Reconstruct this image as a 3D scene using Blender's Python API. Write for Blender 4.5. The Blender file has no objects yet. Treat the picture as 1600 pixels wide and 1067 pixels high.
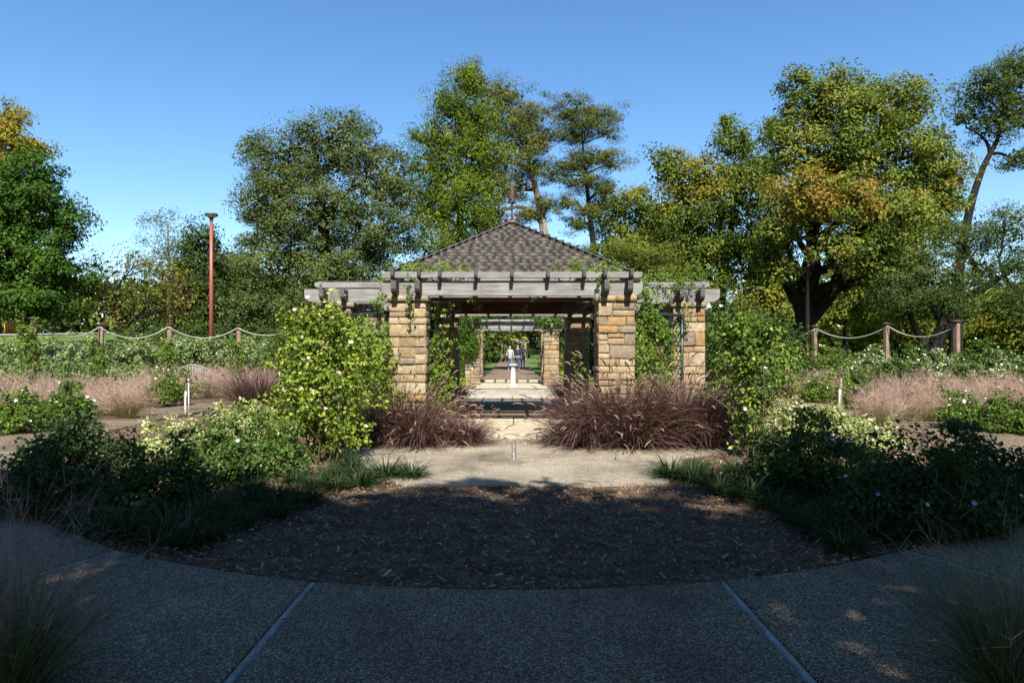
import bpy, bmesh, math, random
import numpy as np
from mathutils import Vector, Matrix

# ------------------------------------------------------------------ camera, world, sun, exposure
sc = bpy.context.scene
COL = sc.collection
H, F, CX, HY = 1.55, 1067.0, 800.0, 545.0      # eye height, focal length in photo pixels, principal column, horizon row

cam_d = bpy.data.cameras.new('camera')
cam = bpy.data.objects.new('camera', cam_d)
COL.objects.link(cam)
cam.location = (0, 0, H)
cam.rotation_euler = (math.radians(90), 0, 0)
cam_d.sensor_width = 36.0
cam_d.lens = 24.0
cam_d.shift_y = 11.5 / 1600
cam_d.clip_start = 0.05
cam_d.clip_end = 2000
sc.camera = cam

SUN_EL, SUN_AZ = math.radians(49), math.radians(7)     # sun behind the camera, a little to the right
w = bpy.data.worlds.new('World'); sc.world = w; w.use_nodes = True
nt = w.node_tree
sky = nt.nodes.new('ShaderNodeTexSky'); sky.sky_type = 'NISHITA'; sky.sun_disc = False
sky.sun_elevation = SUN_EL; sky.sun_rotation = math.pi - SUN_AZ
sky.altitude = 200; sky.air_density = 1.0; sky.dust_density = 0.15; sky.ozone_density = 2.5
hs = nt.nodes.new('ShaderNodeHueSaturation'); hs.inputs['Saturation'].default_value = 1.2
nt.links.new(sky.outputs[0], hs.inputs['Color']); nt.links.new(hs.outputs[0], nt.nodes['Background'].inputs[0])
nt.nodes['Background'].inputs[1].default_value = 0.084
sd = bpy.data.lights.new('sun', 'SUN'); sd.energy = 5.0; sd.angle = math.radians(0.53); sd.color = (1.0, 0.94, 0.84)
so = bpy.data.objects.new('sun', sd); COL.objects.link(so)
so.rotation_euler = Vector((-math.sin(SUN_AZ) * math.cos(SUN_EL), math.cos(SUN_AZ) * math.cos(SUN_EL), -math.sin(SUN_EL))).to_track_quat('-Z', 'Y').to_euler()
so.location = (5, -40, 40)
sc.view_settings.view_transform = 'Standard'
sc.view_settings.look = 'None'
sc.view_settings.exposure = 1.32
sc.view_settings.gamma = 1.0
sc.view_settings.use_curve_mapping = False
sc.render.engine = 'CYCLES'
sc.cycles.max_bounces = 3
sc.cycles.diffuse_bounces = 2
sc.cycles.transmission_bounces = 2
sc.cycles.caustics_reflective = False
sc.cycles.caustics_refractive = False

# ------------------------------------------------------------------ helpers
def P(x, y, Y):                      # photo position at depth Y -> world point
    return np.array(((x - CX) / F * Y, Y, H - (y - HY) / F * Y))

def tag(o, label=None, cat=None, group=None, kind=None):
    if label: o['label'] = label
    if cat: o['category'] = cat
    if group: o['group'] = group
    if kind: o['kind'] = kind
    return o

def empty(name, loc=(0, 0, 0), rz=0):
    o = bpy.data.objects.new(name, None); COL.objects.link(o)
    o.location = loc; o.rotation_euler = (0, 0, rz); o.empty_display_size = .2
    return o

def link(name, me, parent=None, loc=None, rz=0):
    o = bpy.data.objects.new(name, me); COL.objects.link(o)
    if parent is not None: o.parent = parent
    if loc is not None: o.location = loc
    if rz: o.rotation_euler = (0, 0, rz)
    return o

def np_mesh(name, V, faces, mat, col=None, smooth=False):
    """faces: list of (M,k) int arrays"""
    me = bpy.data.meshes.new(name)
    V = np.asarray(V, dtype=np.float32)
    me.vertices.add(len(V)); me.vertices.foreach_set('co', V.ravel())
    faces = [np.asarray(f, dtype=np.int32) for f in faces if len(f)]
    nl = sum(f.size for f in faces); npoly = sum(len(f) for f in faces)
    me.loops.add(nl); me.polygons.add(npoly)
    me.loops.foreach_set('vertex_index', np.concatenate([f.ravel() for f in faces]))
    tot = np.concatenate([np.full(len(f), f.shape[1], np.int32) for f in faces])
    st = np.concatenate([[0], np.cumsum(tot)[:-1]]).astype(np.int32)
    me.polygons.foreach_set('loop_start', st)
    if smooth: me.polygons.foreach_set('use_smooth', np.ones(npoly, bool))
    if col is not None:
        a = me.color_attributes.new('Col', 'FLOAT_COLOR', 'POINT')
        c = np.ones((len(V), 4), np.float32); c[:, :3] = col
        a.data.foreach_set('color', c.ravel())
    me.materials.append(mat)
    me.update(calc_edges=True)
    return me

class Geo:
    """collects pieces of one mesh"""
    def __init__(s): s.V = []; s.F4 = []; s.F3 = []; s.C = []; s.n = 0
    def add(s, V, F4=None, F3=None, col=None):
        V = np.asarray(V, float)
        if F4 is not None and len(F4): s.F4.append(np.asarray(F4) + s.n)
        if F3 is not None and len(F3): s.F3.append(np.asarray(F3) + s.n)
        c = np.empty((len(V), 3)); c[:] = (1, 1, 1) if col is None else col
        s.C.append(c); s.V.append(V); s.n += len(V)
    def mesh(s, name, mat, col=True, smooth=False):
        fs = []
        if s.F4: fs.append(np.concatenate(s.F4))
        if s.F3: fs.append(np.concatenate(s.F3))
        return np_mesh(name, np.concatenate(s.V), fs, mat, np.concatenate(s.C) if col else None, smooth)
    def obj(s, name, mat, parent=None, loc=None, col=True, smooth=False):
        return link(name, s.mesh(name, mat, col, smooth), parent, loc)

def nrm(a):
    return a / np.maximum(np.linalg.norm(a, axis=-1, keepdims=True), 1e-9)

def box(g, lo, hi, col=None):
    x0, y0, z0 = lo; x1, y1, z1 = hi
    V = [(x0, y0, z0), (x1, y0, z0), (x1, y1, z0), (x0, y1, z0), (x0, y0, z1), (x1, y0, z1), (x1, y1, z1), (x0, y1, z1)]
    Fq = [(0, 3, 2, 1), (4, 5, 6, 7), (0, 1, 5, 4), (1, 2, 6, 5), (2, 3, 7, 6), (3, 0, 4, 7)]
    g.add(V, Fq, col=col)

def tube(g, pts, rad, n=6, col=None, cap=True):
    pts = np.asarray(pts, float); k = len(pts)
    rad = np.full(k, rad, float) if np.isscalar(rad) else np.asarray(rad, float)
    T = nrm(np.gradient(pts, axis=0))
    ref = np.array((0, 0, 1.0)) if abs(T[:, 2]).mean() < .8 else np.array((1.0, 0, 0))
    A = nrm(np.cross(T, ref)); B = np.cross(T, A)
    th = np.linspace(0, 2 * np.pi, n, endpoint=False)
    V = pts[:, None] + rad[:, None, None] * (np.cos(th)[None, :, None] * A[:, None] + np.sin(th)[None, :, None] * B[:, None])
    V = V.reshape(-1, 3)
    i = np.arange(k - 1)[:, None] * n; j = np.arange(n)[None]; j2 = (j + 1) % n
    Q = np.stack([i + j, i + j2, i + n + j2, i + n + j], -1).reshape(-1, 4)
    T3 = None
    if cap:
        V = np.vstack([V, pts[0], pts[-1]])
        c0 = k * n; jj = np.arange(n); jn = (jj + 1) % n
        T3 = np.vstack([np.stack([np.full(n, c0), jn, jj], -1), np.stack([np.full(n, c0 + 1), (k - 1) * n + jj, (k - 1) * n + jn], -1)])
    g.add(V, Q, T3, col)

def lathe(g, prof, n=20, col=None, c=(0, 0)):
    r = np.array([p[0] for p in prof]); z = np.array([p[1] for p in prof]); k = len(prof)
    th = np.linspace(0, 2 * np.pi, n, endpoint=False)
    V = np.stack([c[0] + r[:, None] * np.cos(th), c[1] + r[:, None] * np.sin(th), np.repeat(z[:, None], n, 1)], -1).reshape(-1, 3)
    i = np.arange(k - 1)[:, None] * n; j = np.arange(n)[None]; j2 = (j + 1) % n
    g.add(V, np.stack([i + j, i + j2, i + n + j2, i + n + j], -1).reshape(-1, 4), col=col)

def curve_pts(pts, n):
    """smooth Catmull-Rom through points"""
    pts = np.asarray(pts, float)
    if len(pts) == 2: return pts[0] + (pts[1] - pts[0]) * np.linspace(0, 1, n)[:, None]
    p = np.vstack([2 * pts[0] - pts[1], pts, 2 * pts[-1] - pts[-2]])
    t = np.linspace(0, len(pts) - 1 - 1e-6, n); i = t.astype(int); u = (t - i)[:, None]
    a, b, c, d = p[i], p[i + 1], p[i + 2], p[i + 3]
    return .5 * (2 * b + (c - a) * u + (2 * a - 5 * b + 4 * c - d) * u ** 2 + (3 * b - a - 3 * c + d) * u ** 3)

# ------------------------------------------------------------------ materials
def new_mat(name):
    m = bpy.data.materials.new(name); m.use_nodes = True
    n = m.node_tree.nodes; l = m.node_tree.links
    return m, n, l, n['Principled BSDF']

def ramp(n, stops, interp='LINEAR'):
    r = n.new('ShaderNodeValToRGB'); e = r.color_ramp; e.interpolation = interp
    while len(e.elements) < len(stops): e.elements.new(.5)
    for el, (p, c) in zip(e.elements, stops):
        el.position = p; el.color = (*c, 1)
    return r

def noise(n, l, scale, detail=4, rough=.6, vec=None, dims='3D'):
    t = n.new('ShaderNodeTexNoise'); t.inputs['Scale'].default_value = scale
    t.inputs['Detail'].default_value = detail; t.inputs['Roughness'].default_value = rough
    if vec is not None: l.new(vec, t.inputs['Vector'])
    return t

def mixc(n, l, fac, a, b, mode='MIX'):
    m = n.new('ShaderNodeMix'); m.data_type = 'RGBA'; m.blend_type = mode
    for sock, v in ((0, fac), (6, a), (7, b)):
        if hasattr(v, 'is_linked') or isinstance(v, bpy.types.NodeSocket): l.new(v, m.inputs[sock])
        elif sock == 0: m.inputs[0].default_value = v
        else: m.inputs[sock].default_value = (*v, 1)
    return m.outputs[2]

def bump(n, l, h, strength, dist, bsdf):
    b = n.new('ShaderNodeBump'); b.inputs['Strength'].default_value = strength; b.inputs['Distance'].default_value = dist
    l.new(h, b.inputs['Height']); l.new(b.outputs[0], bsdf.inputs['Normal'])
    return b

def mat_leaf(name, trans=.3, rough=.5, spec=.35, tint=(1.25, 1.15, .55)):
    m, n, l, b = new_mat(name)
    a = n.new('ShaderNodeAttribute'); a.attribute_name = 'Col'
    l.new(a.outputs['Color'], b.inputs['Base Color'])
    b.inputs['Roughness'].default_value = rough
    b.inputs['Specular IOR Level'].default_value = spec
    tr = n.new('ShaderNodeBsdfTranslucent')
    l.new(mixc(n, l, 1.0, a.outputs['Color'], tint, 'MULTIPLY'), tr.inputs[0])
    mx = n.new('ShaderNodeMixShader'); mx.inputs[0].default_value = trans
    l.new(b.outputs[0], mx.inputs[1]); l.new(tr.outputs[0], mx.inputs[2])
    l.new(mx.outputs[0], n['Material Output'].inputs[0])
    return m

def mat_col(name, rough=.8, spec=.2, nscale=0, amt=.35, metallic=0):
    """colour from the mesh attribute with a little noise"""
    m, n, l, b = new_mat(name)
    a = n.new('ShaderNodeAttribute'); a.attribute_name = 'Col'
    out = a.outputs['Color']
    if nscale:
        tc = n.new('ShaderNodeTexCoord')
        t = noise(n, l, nscale, 5, .65, tc.outputs['Object'])
        r = ramp(n, [(.3, (1 - amt,) * 3), (.7, (1 + amt * .6,) * 3)])
        l.new(t.outputs[0], r.inputs[0]); out = mixc(n, l, 1.0, out, r.outputs[0], 'MULTIPLY')
        bump(n, l, t.outputs[0], .4, .01, b)
    l.new(out, b.inputs['Base Color'])
    b.inputs['Roughness'].default_value = rough; b.inputs['Specular IOR Level'].default_value = spec
    b.inputs['Metallic'].default_value = metallic
    return m

def mat_bark(name, c0, c1, scale=6):
    m, n, l, b = new_mat(name)
    tc = n.new('ShaderNodeTexCoord'); mp = n.new('ShaderNodeMapping'); mp.inputs['Scale'].default_value = (1, 1, .22)
    l.new(tc.outputs['Object'], mp.inputs[0])
    t = noise(n, l, scale, 6, .7, mp.outputs[0])
    r = ramp(n, [(.32, c0), (.68, c1)]); l.new(t.outputs[0], r.inputs[0]); l.new(r.outputs[0], b.inputs['Base Color'])
    b.inputs['Roughness'].default_value = .95; b.inputs['Specular IOR Level'].default_value = .1
    bump(n, l, t.outputs[0], .9, .05, b)
    return m

def mat_pieces(name, cols, rough=.9, nscale=14, stain=(.5, .45, .4), bumpd=.012, bstr=.7):
    """each piece takes its own tone: object random + island random"""
    m, n, l, b = new_mat(name)
    oi = n.new('ShaderNodeObjectInfo'); ge = n.new('ShaderNodeNewGeometry')
    ad = n.new('ShaderNodeMath'); ad.operation = 'ADD'
    l.new(oi.outputs['Random'], ad.inputs[0]); l.new(ge.outputs['Random Per Island'], ad.inputs[1])
    fr = n.new('ShaderNodeMath'); fr.operation = 'FRACT'; l.new(ad.outputs[0], fr.inputs[0])
    k = len(cols)
    r = ramp(n, [(i / k, c) for i, c in enumerate(cols)], 'CONSTANT'); l.new(fr.outputs[0], r.inputs[0])
    t = noise(n, l, nscale, 6, .7, ge.outputs['Position'])
    r2 = ramp(n, [(.35, stain), (.62, (1.08, 1.05, 1.0))]); l.new(t.outputs[0], r2.inputs[0])
    t2 = noise(n, l, 2.2, 4, .6, ge.outputs['Position'])
    r3 = ramp(n, [(.35, (.78, .76, .74)), (.65, (1.1, 1.1, 1.1))]); l.new(t2.outputs[0], r3.inputs[0])
    c = mixc(n, l, 1.0, mixc(n, l, .8, r.outputs[0], r2.outputs[0], 'MULTIPLY'), r3.outputs[0], 'MULTIPLY')
    l.new(c, b.inputs['Base Color']); b.inputs['Roughness'].default_value = rough
    b.inputs['Specular IOR Level'].default_value = .15
    bump(n, l, t.outputs[0], bstr, bumpd, b)
    return m

def mat_wood(name, c0, c1, c2):
    m, n, l, b = new_mat(name)
    tc = n.new('ShaderNodeTexCoord'); mp = n.new('ShaderNodeMapping'); mp.inputs['Scale'].default_value = (.9, 22, 22)
    oi = n.new('ShaderNodeObjectInfo'); vm = n.new('ShaderNodeVectorMath'); vm.operation = 'ADD'
    cb = n.new('ShaderNodeCombineXYZ'); ml = n.new('ShaderNodeMath'); ml.operation = 'MULTIPLY'; ml.inputs[1].default_value = 40
    l.new(oi.outputs['Random'], ml.inputs[0]); l.new(ml.outputs[0], cb.inputs[0]); l.new(ml.outputs[0], cb.inputs[1])
    l.new(tc.outputs['Object'], vm.inputs[0]); l.new(cb.outputs[0], vm.inputs[1]); l.new(vm.outputs[0], mp.inputs[0])
    t = noise(n, l, 2.4, 6, .65, mp.outputs[0])
    r = ramp(n, [(.25, c0), (.5, c1), (.75, c2)]); l.new(t.outputs[0], r.inputs[0])
    t2 = noise(n, l, 2.5, 4, .6, vm.outputs[0])
    r2 = ramp(n, [(.3, (.68, .66, .64)), (.65, (1.1, 1.1, 1.1))]); l.new(t2.outputs[0], r2.inputs[0])
    l.new(mixc(n, l, 1.0, r.outputs[0], r2.outputs[0], 'MULTIPLY'), b.inputs['Base Color'])
    b.inputs['Roughness'].default_value = .85; b.inputs['Specular IOR Level'].default_value = .2
    bump(n, l, t.outputs[0], .5, .006, b)
    return m

def mat_aggregate(name, dark, mid, light, tone, scale=125):
    m, n, l, b = new_mat(name)
    ge = n.new('ShaderNodeNewGeometry'); pos = ge.outputs['Position']
    v = n.new('ShaderNodeTexVoronoi'); v.inputs['Scale'].default_value = scale; l.new(pos, v.inputs['Vector'])
    sp = n.new('ShaderNodeSeparateColor'); l.new(v.outputs['Color'], sp.inputs[0])
    r = ramp(n, [(0, dark), (.3, mid), (.62, tone), (.88, light)]); l.new(sp.outputs[0], r.inputs[0])
    edge = ramp(n, [(.25, (1, 1, 1)), (.62, (.45, .42, .38))]); l.new(v.outputs['Distance'], edge.inputs[0])
    c = mixc(n, l, .6, r.outputs[0], edge.outputs[0], 'MULTIPLY')
    t = noise(n, l, .9, 5, .65, pos); r2 = ramp(n, [(.3, (.42, .41, .40)), (.5, (.92, .91, .89)), (.7, (1.25, 1.23, 1.2))]); l.new(t.outputs[0], r2.inputs[0])
    t3 = noise(n, l, 7, 5, .7, pos); r4 = ramp(n, [(.3, (.8, .8, .8)), (.65, (1.05, 1.05, 1.05))]); l.new(t3.outputs[0], r4.inputs[0])
    c = mixc(n, l, 1.0, mixc(n, l, 1.0, c, r2.outputs[0], 'MULTIPLY'), r4.outputs[0], 'MULTIPLY')
    l.new(c, b.inputs['Base Color']); b.inputs['Roughness'].default_value = .7; b.inputs['Specular IOR Level'].default_value = .3
    inv = n.new('ShaderNodeMath'); inv.operation = 'SUBTRACT'; inv.inputs[0].default_value = 1; l.new(v.outputs['Distance'], inv.inputs[1])
    bump(n, l, inv.outputs[0], .8, .006, b)
    return m

def mat_ground(name, stops, scale=3, fine=40, rough=.95, bstr=.6):
    m, n, l, b = new_mat(name)
    ge = n.new('ShaderNodeNewGeometry'); pos = ge.outputs['Position']
    t = noise(n, l, scale, 6, .7, pos); t2 = noise(n, l, fine, 4, .7, pos)
    r = ramp(n, stops); l.new(t.outputs[0], r.inputs[0])
    r2 = ramp(n, [(.3, (.5, .5, .5)), (.7, (1.35, 1.35, 1.35))]); l.new(t2.outputs[0], r2.inputs[0])
    l.new(mixc(n, l, 1.0, r.outputs[0], r2.outputs[0], 'MULTIPLY'), b.inputs['Base Color'])
    b.inputs['Roughness'].default_value = rough; b.inputs['Specular IOR Level'].default_value = .1
    bump(n, l, t2.outputs[0], bstr, .02, b)
    return m

M = {}
M['leaf'] = mat_leaf('leaf', .28, .6, .1)
M['leaf_soft'] = mat_leaf('leaf_soft', .35, .65, .12)
M['needle'] = mat_leaf('needle', .18, .7, .08)
M['blade'] = mat_leaf('grass_blade', .3, .6, .25, (1.1, 1.05, .8))
M['petal'] = mat_leaf('petal', .3, .7, .1, (1, 1, 1))
M['bark'] = mat_bark('bark', (.006, .005, .0045), (.028, .023, .019))
M['bark_pale'] = mat_bark('bark_pale', (.07, .055, .042), (.3, .25, .2), 4)
M['stem'] = mat_col('stem', .9, .1, 20)
M['stone'] = mat_pieces('sandstone', [(0.319, 0.252, 0.155), (0.254, 0.192, 0.118), (0.341, 0.277, 0.184), (0.3, 0.2, 0.1), (0.239, 0.204, 0.155), (0.363, 0.303, 0.22), (0.283, 0.222, 0.143), (0.211, 0.174, 0.13), (0.326, 0.263, 0.167)], .92, 16, (.55, .5, .44))
M['mortar'] = mat_ground('mortar', [(.3, (.19, .165, .125)), (.7, (.29, .25, .195))], 6, 60)
M['shingle'] = mat_pieces('roof_shingle', [(.125, .112, .102), (.134, .119, .108), (.117, .106, .098), (.128, .112, .1), (.142, .128, .117), (.12, .108, .102)], .9, 30, (.86, .85, .84), .004, .2)
M['wood'] = mat_wood('weathered_wood', (.09, .088, .086), (.195, .192, .186), (.29, .287, .28))
M['wood_dark'] = mat_wood('dark_weathered_wood', (.035, .032, .03), (.075, .07, .066), (.13, .125, .12))
M['wood_red'] = mat_wood('stained_wood', (.06, .028, .018), (.16, .075, .045), (.22, .12, .08))
M['wood_post'] = mat_wood('cedar_post', (.10, .06, .04), (.21, .14, .10), (.29, .22, .17))
M['aggregate'] = mat_aggregate('exposed_aggregate', (.028, .02, .012), (.085, .062, .038), (.42, .34, .235), (.135, .103, .067))  # shaded copy of the concrete: foreground shade darkened into the pebble colours
M['aggregate_pale'] = mat_aggregate('washed_aggregate', (.10, .084, .063), (.245, .21, .16), (.5, .455, .375), (.33, .288, .225))  # lit copy of the same concrete, sunlight brightened into its colours
M['step'] = mat_ground('step_stone', [(.3, (.29, .25, .18)), (.7, (.41, .36, .275))], 2.5, 30, .85, .3)
M['joint'] = mat_ground('joint_concrete', [(.3, (.14, .13, .115)), (.55, (.29, .28, .26)), (.75, (.37, .355, .335))], 3, 60, .9, .3)
M['gravel'] = mat_aggregate('pale_gravel', (.12, .1, .08), (.3, .26, .22), (.6, .56, .5), (.4, .36, .3), 30)
M['farpath'] = mat_ground('brown_path', [(.3, (.10, .07, .05)), (.7, (.2, .155, .115))], 1.2, 18, .95, .4)
M['mulch'] = mat_ground('bark_mulch', [(.25, (.035, .023, .015)), (.5, (.10, .067, .044)), (.75, (.2, .145, .10))], 4, 38, .95, 1.0)
M['chip'] = mat_col('mulch_chip', .9, .15)
M['lawn'] = mat_ground('lawn', [(.3, (.05, .09, .02)), (.7, (.10, .14, .035))], .25, 9, .95, 1.0)
M['metal'] = mat_col('painted_metal', .45, .5, 12, .2)
M['rust'] = mat_col('aged_metal', .6, .4, 25, .4, .5)
M['plain'] = mat_col('plain', .75, .25, 9, .15)

# ------------------------------------------------------------------ ground
def sstep(a, b, x):
    t = np.clip((x - a) / (b - a), 0, 1); return t * t * (3 - 2 * t)
def hgt(x, y):
    x = np.asarray(x, float); y = np.asarray(y, float)
    return 2.7 * sstep(25, 50, y) * sstep(-9, -24, x)

gx = np.unique(np.concatenate([np.linspace(-60, 60, 81), np.linspace(-600, 600, 25)]))
gy = np.unique(np.concatenate([np.linspace(-30, 120, 101), np.linspace(-200, 900, 23)]))
XX, YY = np.meshgrid(gx, gy, indexing='ij'); nx, ny = XX.shape
V = np.stack([XX, YY, hgt(XX, YY) - .03], -1).reshape(-1, 3)
ii = (np.arange(nx - 1)[:, None] * ny + np.arange(ny - 1)[None]).ravel()
tag(link('ground', np_mesh('ground', V, [np.stack([ii, ii + ny, ii + ny + 1, ii + 1], -1)], M['lawn'], smooth=True)), kind='structure')

rg = np.random.default_rng(5)
EC = 15.0
def ell(a, b, t): return np.stack([a * np.sin(t), EC - b * np.cos(t)], -1)
# planting bed: uneven mulch, one sheet inside the rose hedge
tt = np.linspace(0, 2 * np.pi, 140, endpoint=False); rr = np.linspace(0, 1, 60)
Vb = [];
for r in rr:
    e = ell(16.6 * r, 13.6 * r, tt)
    z = .004 + .018 * np.sin(e[:, 0] * 2.1 + e[:, 1]) * np.sin(e[:, 1] * 1.7) + rg.normal(0, .006, len(tt))
    Vb.append(np.column_stack([e, z]))
Vb = np.concatenate(Vb); k = len(tt)
ii = np.arange(len(rr) - 1)[:, None] * k; jj = np.arange(k)[None]; j2 = (jj + 1) % k
tag(link('mulch_bed', np_mesh('mulch_bed', Vb, [np.stack([ii + jj, ii + k + jj, ii + k + j2, ii + j2], -1).reshape(-1, 4)], M['mulch'], smooth=True)), kind='structure')

def slab(name, poly, z0, z1, mat, parent=None):
    bm = bmesh.new()
    f = bm.faces.new([bm.verts.new((p[0], p[1], z1)) for p in poly])
    if f.normal.z < 0 or f.calc_area() == 0: pass
    f.normal_update()
    if f.normal.z < 0: f.normal_flip()
    r = bmesh.ops.extrude_face_region(bm, geom=[f])
    bmesh.ops.translate(bm, verts=[v for v in r['geom'] if isinstance(v, bmesh.types.BMVert)], vec=(0, 0, 0))
    low = [v for v in bm.verts if v in f.verts]
    for v in low: v.co.z = z0
    f.normal_flip()
    bmesh.ops.bevel(bm, geom=[e for e in bm.edges if all(abs(v.co.z - z1) < 1e-6 for v in e.verts)], offset=.012, segments=1, affect='EDGES')
    me = bpy.data.meshes.new(name); bm.to_mesh(me); bm.free(); me.materials.append(mat)
    return link(name, me, parent)

AI, BI, AO, BO = 7.6, 10.7, 9.15, 12.3          # ring path edges
ring = tag(empty('ring_path'), kind='structure')
ZP = .035
def ellx(a, b, x): return EC - b * math.sqrt(1 - (x / a) ** 2)
xl, xr, jw = -1.3, 1.375, .028
arc = [(x, ellx(AI, BI, x)) for x in np.linspace(xr - jw, xl + jw, 20)]
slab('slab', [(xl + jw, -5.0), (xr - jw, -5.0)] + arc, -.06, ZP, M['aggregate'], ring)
def ring_slab(t0, t1, x0=None, x1=None):
    ti = np.linspace(t0, t1, 16)
    inn = [tuple(p) for p in ell(AI, BI, ti)]; out = [tuple(p) for p in ell(AO, BO, ti)]
    if x0 is not None: inn[0] = (x0, ellx(AI, BI, x0)); out[0] = (x0, ellx(AO, BO, x0))
    if x1 is not None: inn[-1] = (x1, ellx(AI, BI, x1)); out[-1] = (x1, ellx(AO, BO, x1))
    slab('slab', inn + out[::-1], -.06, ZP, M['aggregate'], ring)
def strip(p0, p1, wd=.05):
    p0 = np.array(p0); p1 = np.array(p1); d = nrm(p1 - p0); s = np.array((-d[1], d[0])) * wd / 2
    slab('joint_strip', [p0 - s, p1 - s, p1 + s, p0 + s], -.05, ZP - .003, M['joint'], ring)
ts = [math.asin(1.42 / AI)] + [math.radians(a) for a in (23, 43, 64, 86, 108, 132, 157, 180)]
dj = .0035
for sgn in (1, -1):
    for i in range(len(ts) - 1):
        a0 = ts[i] + (dj if i else 0); a1 = ts[i + 1] - dj
        x0 = (xr + jw if sgn > 0 else xl - jw) if i == 0 else None
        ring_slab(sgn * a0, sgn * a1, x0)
        if i:
            strip(ell(AI, BI, sgn * ts[i]), ell(AO, BO, sgn * ts[i]), .045)
for xx in (xl, xr): strip((xx, -5.0), (xx, ellx(AI, BI, xx)), .05)
strip(ell(AI, BI, math.pi), ell(AO, BO, math.pi), .045)

# forecourt in front of the pavilion
court = tag(empty('forecourt'), kind='structure')
front = [(x, 7.62 + .06 * x * x) for x in np.linspace(-1.25, 1.8, 14)]
mid = [(x, 9.33 + .04 * x * x) for x in np.linspace(2.38, -2.15, 14)]
slab('slab', front + [(2.1, 8.5)] + mid + [(-1.7, 8.35)], -.06, .03, M['aggregate_pale'], court)
ml = [(x, 9.345 + .04 * x * x) for x in np.linspace(-2.16, .0, 8)]
mr = [(x, 9.345 + .04 * x * x) for x in np.linspace(.05, 2.39, 8)]
slab('slab', ml + [(0, 11.5), (-1.0, 11.5), (-1.05, 10.9), (-3.0, 10.85), (-4.4, 11.1), (-4.6, 10.4), (-2.8, 10.0)], -.06, .03, M['aggregate_pale'], court)
slab('slab', mr + [(3.0, 10.0), (4.6, 10.4), (4.4, 11.1), (3.0, 10.85), (1.05, 10.9), (1.0, 11.5), (.05, 11.5)], -.06, .03, M['aggregate_pale'], court)
slab('joint_strip', [(.004, 9.36), (.046, 9.36), (.046, 11.5), (.004, 11.5)], -.05, .026, M['joint'], court)

# path beyond the pavilion
back = tag(empty('garden_path'), kind='structure')
slab('slab', [(-1.5, 18.75), (0, 18.75), (0, 22.5), (-1.5, 22.5)], -.06, .045, M['step'], back)
slab('slab', [(.02, 18.75), (1.5, 18.75), (1.5, 22.5), (.02, 22.5)], -.06, .045, M['step'], back)
slab('gravel_court', [(1.9 * math.sin(a), 24.4 - 1.88 * math.cos(a)) for a in np.linspace(0, 2 * math.pi, 40, endpoint=False)], -.06, .03, M['gravel'], back)
slab('slab', [(-1.4, 26.32), (1.4, 26.32), (1.4, 31.0), (-1.4, 31.0)], -.06, .05, M['step'], back)
slab('step', [(-1.4, 31.02), (1.4, 31.02), (1.4, 31.5), (-1.4, 31.5)], -.06, .13, M['step'], back)
slab('path_surface', [(-1.45, 31.52), (1.45, 31.52), (1.45, 104), (-1.45, 104)], -.06, .06, M['farpath'], back)
# pale walk across the lawn on the far slope
g = Geo()
pts = np.array([(x, 46 + .12 * (x + 34) + 1.2 * math.sin(x * .2), 0) for x in np.linspace(-60, -17, 30)])
for i in range(len(pts) - 1):
    a, b = pts[i], pts[i + 1]
    q = [(a[0], a[1] - .7), (b[0], b[1] - .7), (b[0], b[1] + .7), (a[0], a[1] + .7)]
    g.add([(x, y, float(hgt(x, y)) + .03) for x, y in q], [(0, 1, 2, 3)])
tag(g.obj('lawn_path', M['joint']), kind='structure')

# mulch chips in view (too many to count)
def chips(n, seed):
    r = np.random.default_rng(seed)
    pts = []
    while sum(map(len, pts)) < n:
        y = 4.15 + (r.random(n * 2) ** 1.15) * 9.5; x = r.uniform(-9.5, 9.5, n * 2)
        ok = ((x / AI) ** 2 + ((y - EC) / BI) ** 2 < .995 + np.abs(r.normal(0, .009, n * 2))) & (abs(x) < .78 * y + .3)
        incourt = (y > 7.55 + .06 * x * x) & (y < 10.9) & (x > -1.2 - .58 * (y - 7.6)) & (x < 1.75 + .5 * (y - 7.6))
        pts.append(np.stack([x, y], -1)[ok & ~incourt])
    p = np.concatenate(pts)[:n]
    L = r.gamma(2.4, .0072, n) + .008; W = L * r.uniform(.14, .42, n)
    a = r.uniform(0, 2 * np.pi, n); tilt = r.normal(0, .3, n); roll = r.normal(0, .45, n)
    D = np.stack([np.cos(a) * np.cos(tilt), np.sin(a) * np.cos(tilt), np.sin(tilt)], -1)
    S = nrm(np.cross((0, 0, 1), D)); Nn = np.cross(D, S)
    S = S * np.cos(roll)[:, None] + Nn * np.sin(roll)[:, None]; Nn = np.cross(D, S)
    C = np.column_stack([p, .015 + r.random(n) * .03]); C[:, 2] += np.where((p[:, 0] / AI) ** 2 + ((p[:, 1] - EC) / BI) ** 2 > .994, .024, 0)
    hl = (D * L[:, None]) * .5; hw = S * (W[:, None] * .5); th = Nn * .004
    sk = r.uniform(.5, 1, n)[:, None]
    V = np.stack([C - hl - hw, C + hl - hw * sk, C + hl + hw * sk + th, C - hl + hw], 1).reshape(-1, 3)
    Fq = np.arange(4 * n).reshape(-1, 4)
    pal = np.array([(.12, .076, .048), (.2, .135, .085), (.28, .205, .14), (.065, .04, .026), (.38, .3, .22), (.16, .092, .052)])
    c = pal[r.choice(6, n, p=[.28, .25, .16, .2, .04, .07])] * r.uniform(.7, 1.25, (n, 1))
    tag(link('mulch_chips', np_mesh('mulch_chips', V, [Fq], M['chip'], np.repeat(c, 4, 0))), 'brown bark chips strewn over the planting beds', 'mulch', kind='stuff')
chips(95000, 11)
r_ = np.random.default_rng(88); n_ = 420
xy = np.column_stack([r_.uniform(-5, 5, n_), r_.uniform(3.0, 11, n_)])
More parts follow.
